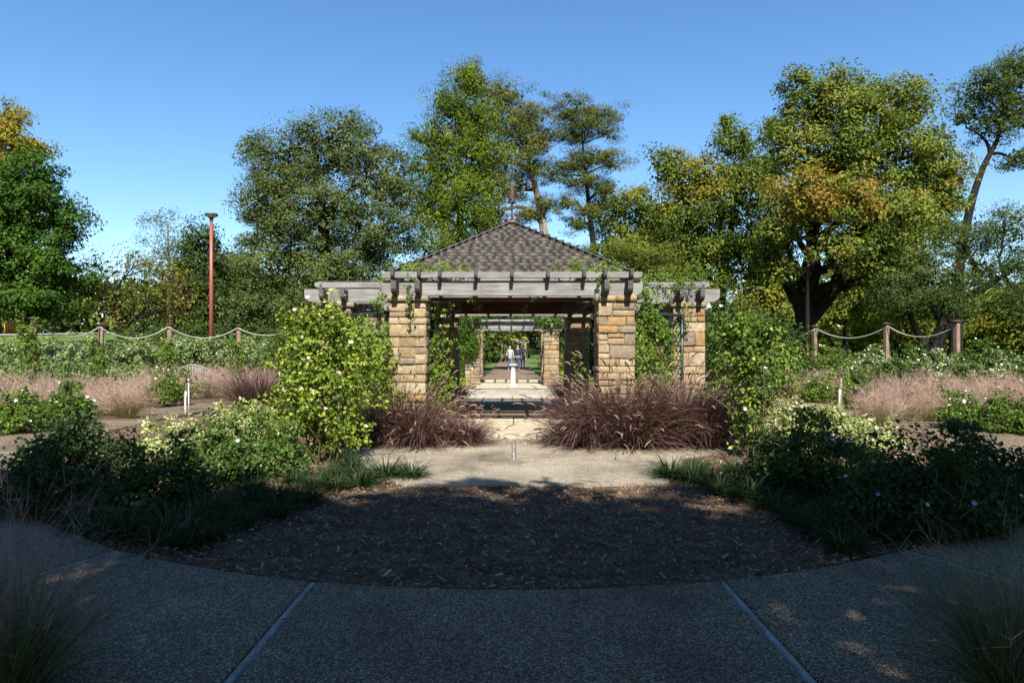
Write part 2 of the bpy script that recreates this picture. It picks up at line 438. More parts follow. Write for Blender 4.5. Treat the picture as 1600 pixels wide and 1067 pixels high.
keep = np.abs(xy[:, 0]) < .75 * xy[:, 1]; xy = xy[keep]; n_ = len(xy)
a_ = r_.uniform(0, 6.28, n_); d_ = np.column_stack([np.cos(a_), np.sin(a_), r_.normal(0, .12, n_)]); s_ = np.column_stack([-np.sin(a_), np.cos(a_), r_.normal(0, .15, n_)])
c_ = np.column_stack([xy, np.full(n_, .047)]); L_ = r_.uniform(.012, .03, n_)[:, None]
V = np.stack([c_ - d_ * L_, c_ + s_ * L_ * .5 + (0, 0, .004), c_ + d_ * L_, c_ - s_ * L_ * .5 + (0, 0, .006)], 1).reshape(-1, 3)
pal_ = np.array([(.22, .13, .05), (.3, .2, .08), (.12, .07, .035), (.2, .17, .06)])[r_.integers(0, 4, n_)]
tag(link('fallen_leaves', np_mesh('fallen_leaves', V, [np.arange(4 * n_).reshape(-1, 4)], M['chip'], np.repeat(pal_, 4, 0))), 'small dry leaves scattered over path and mulch', 'leaves', kind='stuff')

# ------------------------------------------------------------------ pavilion
PC = 14.82                                    # pavilion centre along the axis
pav = tag(empty('garden_pavilion', (0, PC, 0)), 'sandstone and weathered timber pavilion with shingled pyramid roof across the path', 'pavilion')
def rel(p): return (p[0], p[1] - PC, p[2])

# stone pieces: unit block, back at y=0, rough face towards -y
def stone_variant(seed):
    r = np.random.default_rng(seed)
    xs = np.array([-.5, -.4, .38, .5]); zs = np.array([-.5, -.38, .36, .5])
    Vf = []
    for iz, z in enumerate(zs):
        for ix, x in enumerate(xs):
            edge = ix in (0, 3) or iz in (0, 3)
            y = -(r.uniform(.78, .95) if edge else r.uniform(.95, 1.3))
            jx = r.normal(0, .012) if edge else r.normal(0, .05); jz = r.normal(0, .015) if edge else r.normal(0, .05)
            Vf.append((x + jx, y, z + jz))
    loop = [0, 1, 2, 3, 7, 11, 15, 14, 13, 12, 8, 4]
    Vb = [(Vf[i][0], 0, Vf[i][2]) for i in loop]
    Fq = []
    for iz in range(3):
        for ix in range(3):
            a = iz * 4 + ix; Fq.append((a, a + 1, a + 5, a + 4))
    nl = len(loop)
    for i in range(nl):
        j = (i + 1) % nl; Fq.append((loop[j], loop[i], 16 + i, 16 + j))
    return np.array(Vf + Vb), np.array(Fq)
STV = [stone_variant(100 + i) for i in range(12)]
STM = [np_mesh('stone', v, [f], M['stone']) for v, f in STV]

def col_courses(r, h):
    hs = []
    while sum(hs) < h - .08: hs.append(r.choice([.11, .13, .16, .2, .24, .28, .32], p=[.14, .18, .16, .16, .16, .12, .08]))
    s = h / sum(hs); return [x * s for x in hs]

def column(parent, cx, cy, z0, z1, half, seed, single):
    """single: faces (angles) whose stones are separate pieces; the other faces are joined"""
    r = np.random.default_rng(seed); core = half - .028
    g = Geo(); box(g, (-core, -core, z0), (core, core, z1))
    c = link('column', g.mesh('column', M['mortar'], False), parent, (cx, cy, 0))
    rest = Geo()
    zz = z0
    for h in col_courses(r, z1 - z0 - .11):
        for fi, ang in enumerate((0, 90, 180, 270)):           # 0: faces -y
            full = ang in (0, 180)
            wd = 2 * half if full else 2 * core - .004
            n = r.choice([1, 2, 3], p=[.1, .62, .28]) if full else r.choice([1, 2], p=[.4, .6])
            cuts = np.sort(r.uniform(.26, .74, n - 1)) if n < 3 else np.array([r.uniform(.2, .36), r.uniform(.58, .78)])
            xs = np.concatenate([[0], cuts, [1]]) * wd - wd / 2
            cells = []
            for a, b in zip(xs[:-1], xs[1:]):
                if h > .19 and r.random() < .62:
                    m_ = zz + h * r.uniform(.38, .62); cells += [(a, b, zz, m_), (a, b, m_, zz + h)]
                else: cells.append((a, b, zz, zz + h))
            for a, b, za, zb in cells:
                vi = r.integers(12); dep = r.uniform(.026, .05)
                gap = .012
                M4 = Matrix.Rotation(math.radians(ang), 4, 'Z') @ Matrix.Translation(((a + b) / 2, -core, (za + zb) / 2)) @ Matrix.Diagonal((b - a - gap, dep, zb - za - gap, 1))
                if ang in single:
                    o = link('stone', STM[vi], c)
                    o.matrix_local = M4
                else:
                    A = np.array(M4); v = STV[vi][0] @ A[:3, :3].T + A[:3, 3]; rest.add(v, STV[vi][1])
        zz += h
    # flat cap stones, a little proud
    for fi, (a, b) in enumerate(((-half - .03, -.02), (-.008, half + .03))):
        g = Geo(); box(g, (a, -half - .03, z1 - .10), (b, half + .03, z1))
        o = g.obj('cap_stone', M['stone'], c)
    if rest.n:
        o = link('stonework', rest.mesh('stonework', M['stone'], False), c); o['kind'] = 'stuff'
    return c

CA, CB = 1.715, 3.32
ZC = 2.42
column(pav, -CA, -CB, 0, ZC, .30, 1, (0, 90))
column(pav, CA, -CB, 0, ZC, .30, 2, (0, 270))
column(pav, -CB, -CA, 0, ZC, .30, 3, (0, 90))
column(pav, CB, -CA, 0, ZC, .30, 4, (0, 270))
for i, (x, y) in enumerate(((-CA, CB), (CA, CB), (-CB, CA), (CB, CA))): column(pav, x, y, 0, ZC, .30, 10 + i, ())

def timber(name, p0, p1, wd, ht, cut, mat, parent, low=.42):
    """beam from p0 to p1 (bottom centre line) with cut-away lower ends"""
    p0 = Vector(p0); p1 = Vector(p1); L = (p1 - p0).length; d = (p1 - p0).normalized()
    if cut > 0:
        prof = [(0, ht), (0, ht * low)] + [(cut * (1 - math.cos(t)), ht * low * (1 - math.sin(t))) for t in (.5, 1.0, 1.571)] + \
               [(L - cut * (1 - math.cos(t)), ht * low * (1 - math.sin(t))) for t in (1.571, 1.0, .5)] + [(L, ht * low), (L, ht)]
    else: prof = [(0, ht), (0, 0), (L, 0), (L, ht)]
    bm = bmesh.new()
    vs = [bm.verts.new((x, -wd / 2, z)) for x, z in prof]; f = bm.faces.new(vs)
    r = bmesh.ops.extrude_face_region(bm, geom=[f])
    bmesh.ops.translate(bm, verts=[v for v in r['geom'] if isinstance(v, bmesh.types.BMVert)], vec=(0, wd, 0))
    bmesh.ops.recalc_face_normals(bm, faces=bm.faces[:])
    bmesh.ops.bevel(bm, geom=bm.edges[:], offset=.006, segments=1, affect='EDGES')
    me = bpy.data.meshes.new(name); bm.to_mesh(me); bm.free(); me.materials.append(mat)
    o = link(name, me, parent)
    X = d; Z = Vector((0, 0, 1)); Y = Z.cross(X).normalized(); Z = X.cross(Y)
    m = Matrix((X, Y, Z)).transposed().to_4x4(); m.translation = p0
    o.matrix_local = m
    return o

BZ, BH = ZC, .25
W_ = M['wood']
for s in (-1, 1):
    for off in (-.2, .2):
        timber('beam', (-2.16, s * CB + off, BZ + .003), (2.16, s * CB + off, BZ + .003), .07, BH, .16, W_, pav)            # across, front and back
        for sx in (-1, 1):
            timber('beam', (sx * 3.92, s * CA + off, BZ + .003), (sx * 1.2, s * CA + off, BZ + .003), .07, BH, .2, W_, pav)     # side wings
    for off in (-.19, .19):
        timber('beam', (s * CA + off, -CB - .55, BZ - .002), (s * CA + off, CB + .55, BZ - .002), .085, BH - .02, .22, M['wood_dark'], pav)
        timber('beam', (s * CB + off, -CA - .55, BZ - .002), (s * CB + off, CA + .55, BZ - .002), .085, BH - .02, .22, M['wood_dark'], pav)
# rafters over the front and back beams, with the pale notched board between them
RZ = BZ + BH + .006
for s in (-1, 1):
    for x in np.arange(-1.18, 1.25, .59):
        timber('rafter', (x, s * (CB + .42), RZ), (x, s * 1.9, RZ), .055, .17, .10, M['wood_dark'], pav)
    for x in (-1.95, -1.52, 1.52, 1.95):
        timber('rafter', (x, s * (CB + .42), RZ + .01), (x, s * 1.9, RZ + .01), .055, .17, .10, M['wood_dark'], pav)
    timber('purlin', (-2.14, s * (CB + .28), RZ + .035), (2.14, s * (CB + .28), RZ + .035), .05, .10, .06, W_, pav)
    timber('purlin', (-2.1, s * 2.6, RZ + .035), (2.1, s * 2.6, RZ + .035), .05, .10, .06, W_, pav)
    for y in np.arange(-1.7, 1.75, .566):
        timber('rafter', (s * (CB + .42), y, RZ), (s * 1.9, y, RZ), .055, .17, .10, M['wood_dark'], pav)
    for y in (-CA - .235, CA + .235):
        timber('purlin', (s * 3.72, y, RZ + .02), (s * 1.3, y, RZ + .02), .05, .10, .1, W_, pav)
    timber('purlin', (s * (CB + .28), -2.0, RZ + .037), (s * (CB + .28), 2.0, RZ + .037), .05, .10, .06, W_, pav)
# stained ring beam under the eaves and boarded ceiling
EH, EZ, AZ = 2.22, 2.95, 4.28
for s in (-1, 1):
    timber('eave_beam', (-2.05, s * 2.28, BZ + .0), (2.05, s * 2.28, BZ + .0), .14, .26, 0, M['wood_red'], pav)
    timber('eave_beam', (s * 2.12, -2.2, BZ + .004), (s * 2.12, 2.2, BZ + .004), .14, .25, 0, M['wood_red'], pav)
    timber('eave_beam', (-1.98, s * 1.86, BZ + .1), (1.98, s * 1.86, BZ + .1), .12, .42, 0, M['wood_red'], pav)
    timber('eave_beam', (s * 1.86, -1.79, BZ + .1), (s * 1.86, 1.79, BZ + .1), .12, .42, 0, M['wood_red'], pav)
for i in range(14):
    x = -1.7 + i * .262
    timber('ceiling_board', (x, -1.75, BZ + .42), (x, 1.75, BZ + .42), .25, .03, 0, M['wood_red'], pav)

# roof: deck, shingles of the front slope one by one, the rest joined
g = Geo()
g.add([(-EH, -EH, EZ), (EH, -EH, EZ), (EH, EH, EZ), (-EH, EH, EZ), (0, 0, AZ)], [(3, 2, 1, 0)], [(0, 1, 4), (1, 2, 4), (2, 3, 4), (3, 0, 4)])
roof = link('roof', g.mesh('roof', M['shingle'], False), pav)
SL = math.hypot(EH, AZ - EZ); pitch = math.atan2(AZ - EZ, EH)
def shingle_mesh(seed):
    r = np.random.default_rng(seed); g = Geo()
    j = r.normal(0, .012, 2); t0 = .025 + r.random() * .003
    V = [(-.5, 0 + j[0], 0), (.5, 0 + j[1], 0), (.5, 1, 0), (-.5, 1, 0), (-.5, 0 + j[0], t0), (.5, 0 + j[1], t0 + r.normal(0, .001)), (.5, 1, .006), (-.5, 1, .006)]
    return np.array(V), np.array([(0, 3, 2, 1), (4, 5, 6, 7), (0, 1, 5, 4), (1, 2, 6, 5), (2, 3, 7, 6), (3, 0, 4, 7)])
SHV = [shingle_mesh(i) for i in range(8)]
SHM = [np_mesh('shingle', v, [f], M['shingle']) for v, f in SHV]
rs = np.random.default_rng(77)
ncourse = 17; exp_ = (SL + .03) / ncourse
rest = Geo()
for face in range(4):
    for cidx in range(ncourse):
        s0 = -.05 + cidx * exp_
        hw = EH * (1 - max(s0, 0) / SL) + (.03 if s0 < 0 else 0) - .01
        if hw < .05: continue
        x = -hw + (0 if cidx % 2 else -.0)
        first = True
        while x < hw - .02:
            wd = rs.uniform(.13, .27)
            if first: wd *= rs.uniform(.4, 1); first = False
            wd = min(wd, hw - x)
            if hw - (x + wd) < .06: wd = hw - x
            vi = rs.integers(8)
            ln = exp_ * 1.55
            ln = min(ln, SL - s0 - .005)
            Mx = Matrix.Rotation(face * math.pi / 2, 4, 'Z') @ Matrix.Translation((0, -EH, EZ)) @ Matrix.Rotation(pitch, 4, 'X') @ Matrix.Translation((x + wd / 2, s0, .006)) @ Matrix.Rotation(.022, 4, 'X') @ Matrix.Diagonal((wd - .007, ln, 1, 1))
            if face == 0:
                o = link('shingle', SHM[vi], roof); o.matrix_local = Mx
            else:
                A = np.array(Mx); rest.add(SHV[vi][0] @ A[:3, :3].T + A[:3, 3], SHV[vi][1])
            x += wd
o = link('shingle_field', rest.mesh('shingle_field', M['shingle'], False), roof); o['kind'] = 'stuff'
# hip caps
for k in range(4):
    c = Vector((EH * (-1 if k in (0, 3) else 1), EH * (-1 if k in (0, 1) else 1), EZ)); ap = Vector((0, 0, AZ)); d = (ap - c); L = d.length; d.normalize()
    nc = 12
    for i in range(nc):
        p0 = c + d * (i * L / nc - .04); p1 = c + d * min((i + 1.35) * L / nc, L)
        g = Geo(); side = d.cross(Vector((0, 0, 1))).normalized(); up = side.cross(d).normalized()
        wv = .075; a = .043; th = .014
        pts = []
        for p, lift in ((p0, .040), (p1, .030)):
            for (u, v) in ((-wv, -a), (0, 0), (wv, -a), (wv, -a - th), (0, -th), (-wv, -a - th)):
                pts.append(p + side * u + up * (v + lift))
        g.add([tuple(p) for p in pts], [(0, 1, 7, 6), (1, 2, 8, 7), (2, 3, 9, 8), (3, 4, 10, 9), (4, 5, 11, 10), (5, 0, 6, 11), (0, 5, 4, 1), (1, 4, 3, 2), (6, 7, 10, 11), (7, 8, 9, 10)])
        g.obj('hip_cap', M['shingle'], roof, col=False)
# finial: gallery of balusters, stem and a bud of overlapping metal leaves
fin = empty('finial'); fin.parent = pav; fin.location = (0, 0, AZ)
rust = (.13, .085, .065)
g = Geo(); lathe(g, [(0, -.03), (.17, -.03), (.15, .03), (.05, .05), (.05, .06)], 16, rust); g.obj('base', M['rust'], fin)
for zz, rr_ in ((.06, .15), (.17, .13)):
    g = Geo(); tube(g, [(rr_ * math.cos(a), rr_ * math.sin(a), zz) for a in np.linspace(0, 2 * math.pi, 17)], .011, 6, rust, False); g.obj('ring', M['rust'], fin)
for i in range(8):
    a = i * math.pi / 4
    g = Geo(); tube(g, [(.15 * math.cos(a), .15 * math.sin(a), .03), (.175 * math.cos(a), .175 * math.sin(a), .1), (.13 * math.cos(a), .13 * math.sin(a), .17), (.15 * math.cos(a), .15 * math.sin(a), .21)], .011, 5, rust); g.obj('baluster', M['rust'], fin)
g = Geo(); tube(g, [(0, 0, .03), (0, 0, .78)], [.022, .012], 8, rust); g.obj('stem', M['rust'], fin)
for lvl in range(6):
    for i in range(5):
        a = i * 2 * math.pi / 5 + lvl * .63; z = .40 + lvl * .06; wd = .05 - .004 * lvl; op = .085 - .010 * lvl
        ca, sa = math.cos(a), math.sin(a); tx, ty = -sa, ca
        pp = [(0.02, 0, z), (op, wd, z + .05), (op * 1.2, 0, z + .04), (op, -wd, z + .05), (op * .55, 0, z + .17)]
        V = [(u * ca + v * tx, u * sa + v * ty, h) for u, v, h in pp]
        g = Geo(); g.add(V, None, [(0, 1, 2), (0, 2, 3), (1, 4, 2), (2, 4, 3)], (.16, .10, .08)); g.obj('leaf', M['rust'], fin)

# floor and steps
def boxpart(name, lo, hi, mat, parent, bev=.01):
    bm = bmesh.new(); bmesh.ops.create_cube(bm, size=1)
    for v in bm.verts: v.co = Vector([lo[i] + (v.co[i] + .5) * (hi[i] - lo[i]) for i in range(3)])
    bmesh.ops.bevel(bm, geom=bm.edges[:], offset=bev, segments=1, affect='EDGES')
    me = bpy.data.meshes.new(name); bm.to_mesh(me); bm.free(); me.materials.append(mat)
    return link(name, me, parent)
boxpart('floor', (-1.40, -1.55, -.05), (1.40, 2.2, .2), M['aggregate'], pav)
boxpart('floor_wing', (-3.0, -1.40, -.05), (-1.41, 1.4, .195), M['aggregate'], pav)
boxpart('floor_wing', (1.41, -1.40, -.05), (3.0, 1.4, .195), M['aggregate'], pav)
for (y0, y1, z0, z1, js) in ((-3.3, -3.03, -.04, .11, (-1.4, -.87, -.22, .42, .98, 1.4)), (-1.86, -1.56, .0, .205, (-1.4, -.86, .03, .72, 1.4))):
    for a, b in zip(js[:-1], js[1:]): boxpart('step_stone', (a + .006, y0, z0), (b - .006, y1, z1), M['step'], pav, .012)
for a, b in ((-1.4, -.43), (-.43, .5), (.5, 1.4)):
    boxpart('tread_slab', (a + .004, -3.025, -.04), (b - .004, -1.87, .1), M['step'], pav)
for a, b in ((-1.4, .03), (.03, 1.4)):
    boxpart('tread_slab', (a + .004, 2.205, -.04), (b - .004, 3.9, .12), M['step'], pav)

# green lattice panels between the corner columns
lg = (.009, .03, .029)
def lattice(p0, p1, z0, z1):
    p0 = np.array(p0); p1 = np.array(p1); L = np.linalg.norm(p1 - p0); d = (p1 - p0) / L
    lat = empty('lattice_panel'); lat.parent = pav; lat.location = (*p0, 0); lat.rotation_euler = (0, 0, math.atan2(d[1], d[0]))
    g = Geo()
    for (a, b) in (((0, -.025, z0), (.05, .025, z1)), ((L - .05, -.025, z0), (L, .025, z1)), ((.051, -.024, z1 - .06), (L - .051, .024, z1 - .001)), ((.051, -.024, z0 + .001), (L - .051, .024, z0 + .05))):
        box(g, a, b, lg)
    g.obj('frame', M['metal'], lat)
    h = z1 - z0 - .1; sp = .17
    for sg in (1, -1):
        for k in np.arange(-h, L, sp):
            x0, x1 = (k, k + h)
            t0 = max(0, -x0 / h if True else 0); a0 = max(x0, .05); a1 = min(x1, L - .05)
            if a1 - a0 < .08: continue
            za = z0 + .05 + (a0 - x0); zb = z0 + .05 + (a1 - x0)
            if sg < 0: a0, a1 = L - a0, L - a1
            g = Geo(); tube(g, [(a0, .006 * sg, za), (a1, .006 * sg, zb)], .007, 4, lg); g.obj('lath', M['metal'], lat)
for s in (-1, 1):
    lattice((s * (CA + .3), -CB + .12), (s * (CB - .12), -CA - .3), .15, 2.2)

# ------------------------------------------------------------------ second arbor and far arbor down the path
def arbor(name, Y, label, seed, deep=2.6, nraf=5, single=()):
    a = tag(empty(name, (0, Y, 0)), label, 'arbor')
    for i, (x, y) in enumerate(((-1.62, 0), (1.62, 0), (-1.62, deep), (1.62, deep))):
        column(a, x, y, 0, 2.36, .3, seed + i, single if y == 0 else ())
    for y in (-.2, .2, deep - .2, deep + .2):
        timber('beam', (-2.3, y, 2.363), (2.3, y, 2.363), .07, .24, .2, W_, a)
    for s in (-1, 1):
        timber('beam', (s * 1.62, -.6, 2.36), (s * 1.62, deep + .6, 2.36), .08, .22, .2, W_, a)
    for x in np.linspace(-2.0, 2.0, nraf + 4):
        timber('rafter', (x, -.55, 2.61), (x, deep + .5, 2.61), .06, .13, .1, M['wood_dark'], a)
    timber('purlin', (-2.2, -.36, 2.66), (2.2, -.36, 2.66), .05, .09, .06, W_, a)
    return a
arbor('stone_arbor', 28.3, 'open stone arbor with weathered beams framed by the pavilion opening', 40)
arbor('stone_arbor', 92, 'small far stone arbor at the end of the garden path', 50)

# ------------------------------------------------------------------ sundial pedestal
sd_ = tag(empty('sundial', (0.04, 26.7, .05)), 'white stone sundial pedestal on the path beyond the pavilion', 'sundial')
wc = (.5, .485, .455)
g = Geo(); box(g, (-.17, -.17, 0), (.17, .17, .07), wc); g.obj('plinth', M['plain'], sd_)
g = Geo(); n = 24
prof = [(.13, .07), (.115, .11), (.105, .16), (.10, .5), (.092, .78), (.105, .81), (.12, .84), (.12, .85)]
lathe(g, prof, n, wc)
Vv = g.V[0]; th = np.arctan2(Vv[:, 1], Vv[:, 0]); Vv[:, :2] *= (1 - .06 * (np.cos(th * 12) > 0))[:, None]
g.obj('shaft', M['plain'], sd_)
g = Geo(); box(g, (-.15, -.15, .85), (.15, .15, .9), wc); g.obj('capital', M['plain'], sd_)
g = Geo(); lathe(g, [(0, .9), (.11, .9), (.11, .915), (0, .916)], 20, (.2, .15, .08)); g.obj('dial_plate', M['rust'], sd_)
g = Geo(); g.add([(-.004, -.06, .916), (-.004, .07, .916), (-.004, .07, 1.0), (.004, -.06, .916), (.004, .07, .916), (.004, .07, 1.0)], [(0, 1, 4, 3), (1, 2, 5, 4), (2, 0, 3, 5)], [(0, 2, 1), (3, 4, 5)], (.2, .15, .08)); g.obj('gnomon', M['rust'], sd_)

# ------------------------------------------------------------------ rope posts
posts_l = [(53, 495, 20.9), (158, 505, 24.6), (265, 505, 26.0), (373, 507, 27.2), (478, 497, 27.2)]
posts_r = [(1495, 500, 23.2), (1385, 504, 25.6), (1273, 508, 28.0), (1168, 515, 30.0)]
wh = ['nearest the frame edge', 'second', 'third', 'fourth', 'half hidden behind the tall climbing rose']
lab_l = ['cedar rope post with dark cap wrapped in climbing rose, furthest left', 'cedar rope post rising from green climber, second from the left edge',
         'cedar rope post left of the red lamp post', 'cedar rope post right of the red lamp post', 'rope post mostly hidden behind the big climbing rose']
lab_r = ['bare cedar rope post, tallest and furthest right', 'orange brown cedar rope post, middle of the right hand three', 'cedar rope post beside the big oak trunk', 'rope post hidden among leaves right of the pavilion']
tops = {}
for side, pl, labs in (('l', posts_l, lab_l), ('r', posts_r, lab_r)):
    tops[side] = []
    for (x, y, Y), lb in zip(pl, labs):
        p = P(x, y, Y); z0 = float(hgt(p[0], Y)) - .05; hh = p[2] - z0
        o = tag(empty('rope_post', (p[0], Y, z0), .3), lb, 'post', 'cedar posts carrying the garden rope')
        s_ = boxpart('shaft', (-.076, -.076, 0), (.076, .076, hh - .07), M['wood_post'], o, .012)
        g = Geo(); box(g, (-.13, -.13, hh - .07), (.13, .13, hh - .035), (.05, .035, .03)); g.add([(-.11, -.11, hh - .035), (.11, -.11, hh - .035), (.11, .11, hh - .035), (-.11, .11, hh - .035), (0, 0, hh + .02)], None, [(0, 1, 4), (1, 2, 4), (2, 3, 4), (3, 0, 4)], (.05, .035, .03))
        g.obj('cap', M['plain'], o)
        tops[side].append(np.array((p[0], Y - .12, p[2] - .14)))
for side, lb in (('l', 'pale rope hanging in swags between the left hand posts'), ('r', 'pale rope hanging in swags between the right hand posts')):
    g = Geo(); ps = tops[side]
    for a, b in zip(ps[:-1], ps[1:]):
        t = np.linspace(0, 1, 18)[:, None]; p = a + (b - a) * t; p[:, 2] -= .42 * (4 * t * (1 - t))[:, 0]
        tube(g, p, .02, 6, (.34, .31, .25))
    tag(g.obj('garden_rope', M['plain'], smooth=True), lb, 'rope')

# ------------------------------------------------------------------ lamp posts
def lamp(x, ytop, Y, label, col, headon=True, rad=.1):
    p = P(x, ytop, Y); z0 = float(hgt(p[0], Y)) - .05
    o = tag(empty('lamp_post', (p[0], Y, z0)), label, 'lamp post'); hh = p[2] - z0
    g = Geo(); tube(g, [(0, 0, 0), (0, 0, hh * .5), (0, 0, hh - .02)], [rad * 1.1, rad, rad * .85], 12, col); g.obj('pole', M['metal'], o, smooth=True)
    g = Geo(); box(g, (-.2, -.2, 0), (.2, .2, .06), (.2, .19, .18)); g.obj('base', M['plain'], o)
    g = Geo(); lathe(g, [(rad * .9, hh - .16), (rad * 1.3, hh - .12), (.16, hh - .05), (.30, hh + .0), (.30, hh + .07), (.24, hh + .1), (0, hh + .11)], 8, (.07, .05, .045)); g.obj('lamp_head', M['metal'], o)
    g = Geo(); lathe(g, [(.17, hh - .052), (.25, hh - .022), (.25, hh - .03), (.16, hh - .07), (.1, hh - .08)], 8, (.6, .6, .55)); g.obj('lens', M['plain'], o)
lamp(330, 337, 30.5, 'tall red brown lamp post with flat head above the left hedge', (.21, .05, .035), rad=.085)
lamp(1262, 372, 29.0, 'rusty brown lamp post standing against the big oak trunk', (.16, .07, .035), rad=.075)

# ------------------------------------------------------------------ litter bin
p = P(16, 527, 48); z0 = float(hgt(p[0], 48)) - .03
tb = tag(empty('litter_bin', (p[0], 48, z0)), 'orange wooden slatted litter bin with domed lid on the far lawn', 'litter bin')
oc = (.62, .19, .03)
for i in range(14):
    a = i * 2 * math.pi / 14; g = Geo()
    ca, sa = math.cos(a), math.sin(a); wv = .072
    for k_ in (0,):
        V = [(.34 * ca - wv * -sa, .34 * sa - wv * ca, .05), (.34 * ca + wv * -sa, .34 * sa + wv * ca, .05), (.37 * ca + wv * -sa, .37 * sa + wv * ca, .62), (.37 * ca - wv * -sa, .37 * sa - wv * ca, .62)]
        V2 = [(v[0] * .93, v[1] * .93, v[2]) for v in V]
        g.add(V + V2, [(0, 1, 2, 3), (7, 6, 5, 4), (0, 4, 5, 1), (1, 5, 6, 2), (2, 6, 7, 3), (3, 7, 4, 0)], col=oc)
    g.obj('slat', M['plain'], tb)
g = Geo(); lathe(g, [(.3, .02), (.3, .6), (.28, .6), (.28, .04), (0, .04)], 16, (.06, .05, .04)); g.obj('liner', M['plain'], tb)
g = Geo(); lathe(g, [(.36, .62), (.38, .66), (.34, .74), (.22, .8), (.2, .9), (.15, .95), (0, .97)], 18, (.45, .15, .04)); g.obj('lid', M['plain'], tb, smooth=True)

# ------------------------------------------------------------------ benches
def bench(x, Y, rz, label):
    b = tag(empty('garden_bench', (x, Y, 0), rz), label, 'bench', 'arched back garden benches')
    c = (.2, .197, .195); W2 = .58
    def top(u): return .77 + .24 * math.cos(u / W2 * 1.4)
    for u in (-W2, W2):
        for yy in (-.25, .22):
            g = Geo(); box(g, (u - .03, yy - .03, 0), (u + .03, yy + .03, .62 if yy < 0 else top(u)), c); g.obj('leg', M['plain'], b)
        g = Geo(); box(g, (u - .04, -.32, .62), (u + .04, .2, .655), c); g.obj('armrest', M['plain'], b)
    for i in range(6):
        y0 = -.28 + i * .08; g = Geo(); box(g, (-W2, y0, .42), (W2, y0 + .066, .445), c); g.obj('seat_slat', M['plain'], b)
    g = Geo(); box(g, (-W2 + .032, .20, .48), (W2 - .032, .24, .55), c); g.obj('back_rail', M['plain'], b)
    us = np.linspace(-W2, W2, 15)
    g = Geo()
    for a, d in zip(us[:-1], us[1:]):
        za, zd = top(a), top(d)
        V = [(a, .195, za - .06), (d, .195, zd - .06), (d, .195, zd), (a, .195, za), (a, .245, za - .06), (d, .245, zd - .06), (d, .245, zd), (a, .245, za)]
        g.add(V, [(0, 1, 2, 3), (7, 6, 5, 4), (3, 2, 6, 7), (0, 4, 5, 1)], col=c)
    g.obj('top_rail', M['plain'], b)
    for u in np.linspace(-W2 + .075, W2 - .075, 13):
        g = Geo(); box(g, (u - .031, .205, .551), (u + .031, .232, top(u) - .062), c); g.obj('back_slat', M['plain'], b)
pb = P(298, 600, 23.5); bench(pb[0], 23.5, math.radians(8), 'grey slatted bench with arched back in front of the left hedge')
pb = P(1250, 600, 23.5); bench(pb[0], 23.5, math.radians(-14), 'grey slatted bench with arched back beside the right hand bed')

# ------------------------------------------------------------------ vegetation builders
def leaf_geo(r, C, Nn, size, aspect, col, droop=0.0, fold=.12):
    n = len(C)
    ref = r.normal(size=(n, 3)); ref[:, 2] -= droop
    D = nrm(ref - Nn * (ref * Nn).sum(1, keepdims=True)); S = np.cross(Nn, D)
    L = size * r.uniform(.65, 1.3, n)[:, None]; Wd = L * aspect
    V = np.stack([C - D * L * .5, C + S * Wd * .5 + Nn * L * fold - D * L * .08, C + D * L * .5, C - S * Wd * .5 + Nn * L * fold - D * L * .08], 1).reshape(-1, 3)
    Q = np.arange(4 * n).reshape(-1, 4)
    return V, Q, np.repeat(col, 4, 0)

def pick_cols(r, n, pal, wts):
    pal = np.array(pal); wts = np.array(wts, float); wts /= wts.sum()
    return pal[r.choice(len(pal), n, p=wts)]

def foliage_from_clumps(r, K, out, nper, spread, size, aspect, pal, wts, up=.5, jitter=.8, droop=0.0, patch=None):
    """K clump centres; leaves round each, coloured clump by clump"""
    k = len(K); n = k * nper
    dl = nrm(r.normal(size=(n, 3))); fl = r.random((n, 1)) ** .45
    C = np.repeat(K, nper, 0) + dl * fl * 1.75 * np.array(spread) * r.uniform(.55, 1.3, (k, 1)).repeat(nper, 0)
    O = np.repeat(out, nper, 0)
    Nn = nrm(O * .35 + dl * fl * .5 + np.array((0, 0, up)) + r.normal(size=(n, 3)) * jitter * .85)
    base = pick_cols(r, k, pal, wts)
    if patch is not None:                         # autumn patches: position-dependent second palette
        pc, freq, thr = patch
        ph = r.uniform(0, 6, 3)
        f = np.sin(K[:, 0] * freq + ph[0]) + np.sin(K[:, 2] * freq * 1.2 + ph[1]) + np.sin(K[:, 1] * freq * .9 + ph[2]) + r.normal(0, .6, k)
        m = f > thr
        base[m] = pick_cols(r, int(m.sum()), pc, np.ones(len(pc)))
    col = np.repeat(base, nper, 0)
    other = pick_cols(r, n, pal, wts); mixf = r.uniform(0, .45, (n, 1))
    col = (col * (1 - mixf) + other * mixf) * r.uniform(.72, 1.3, (n, 1)) * np.array([1, 1, 1])
    return leaf_geo(r, C, Nn, size, aspect, np.clip(col, 0, 1), droop)

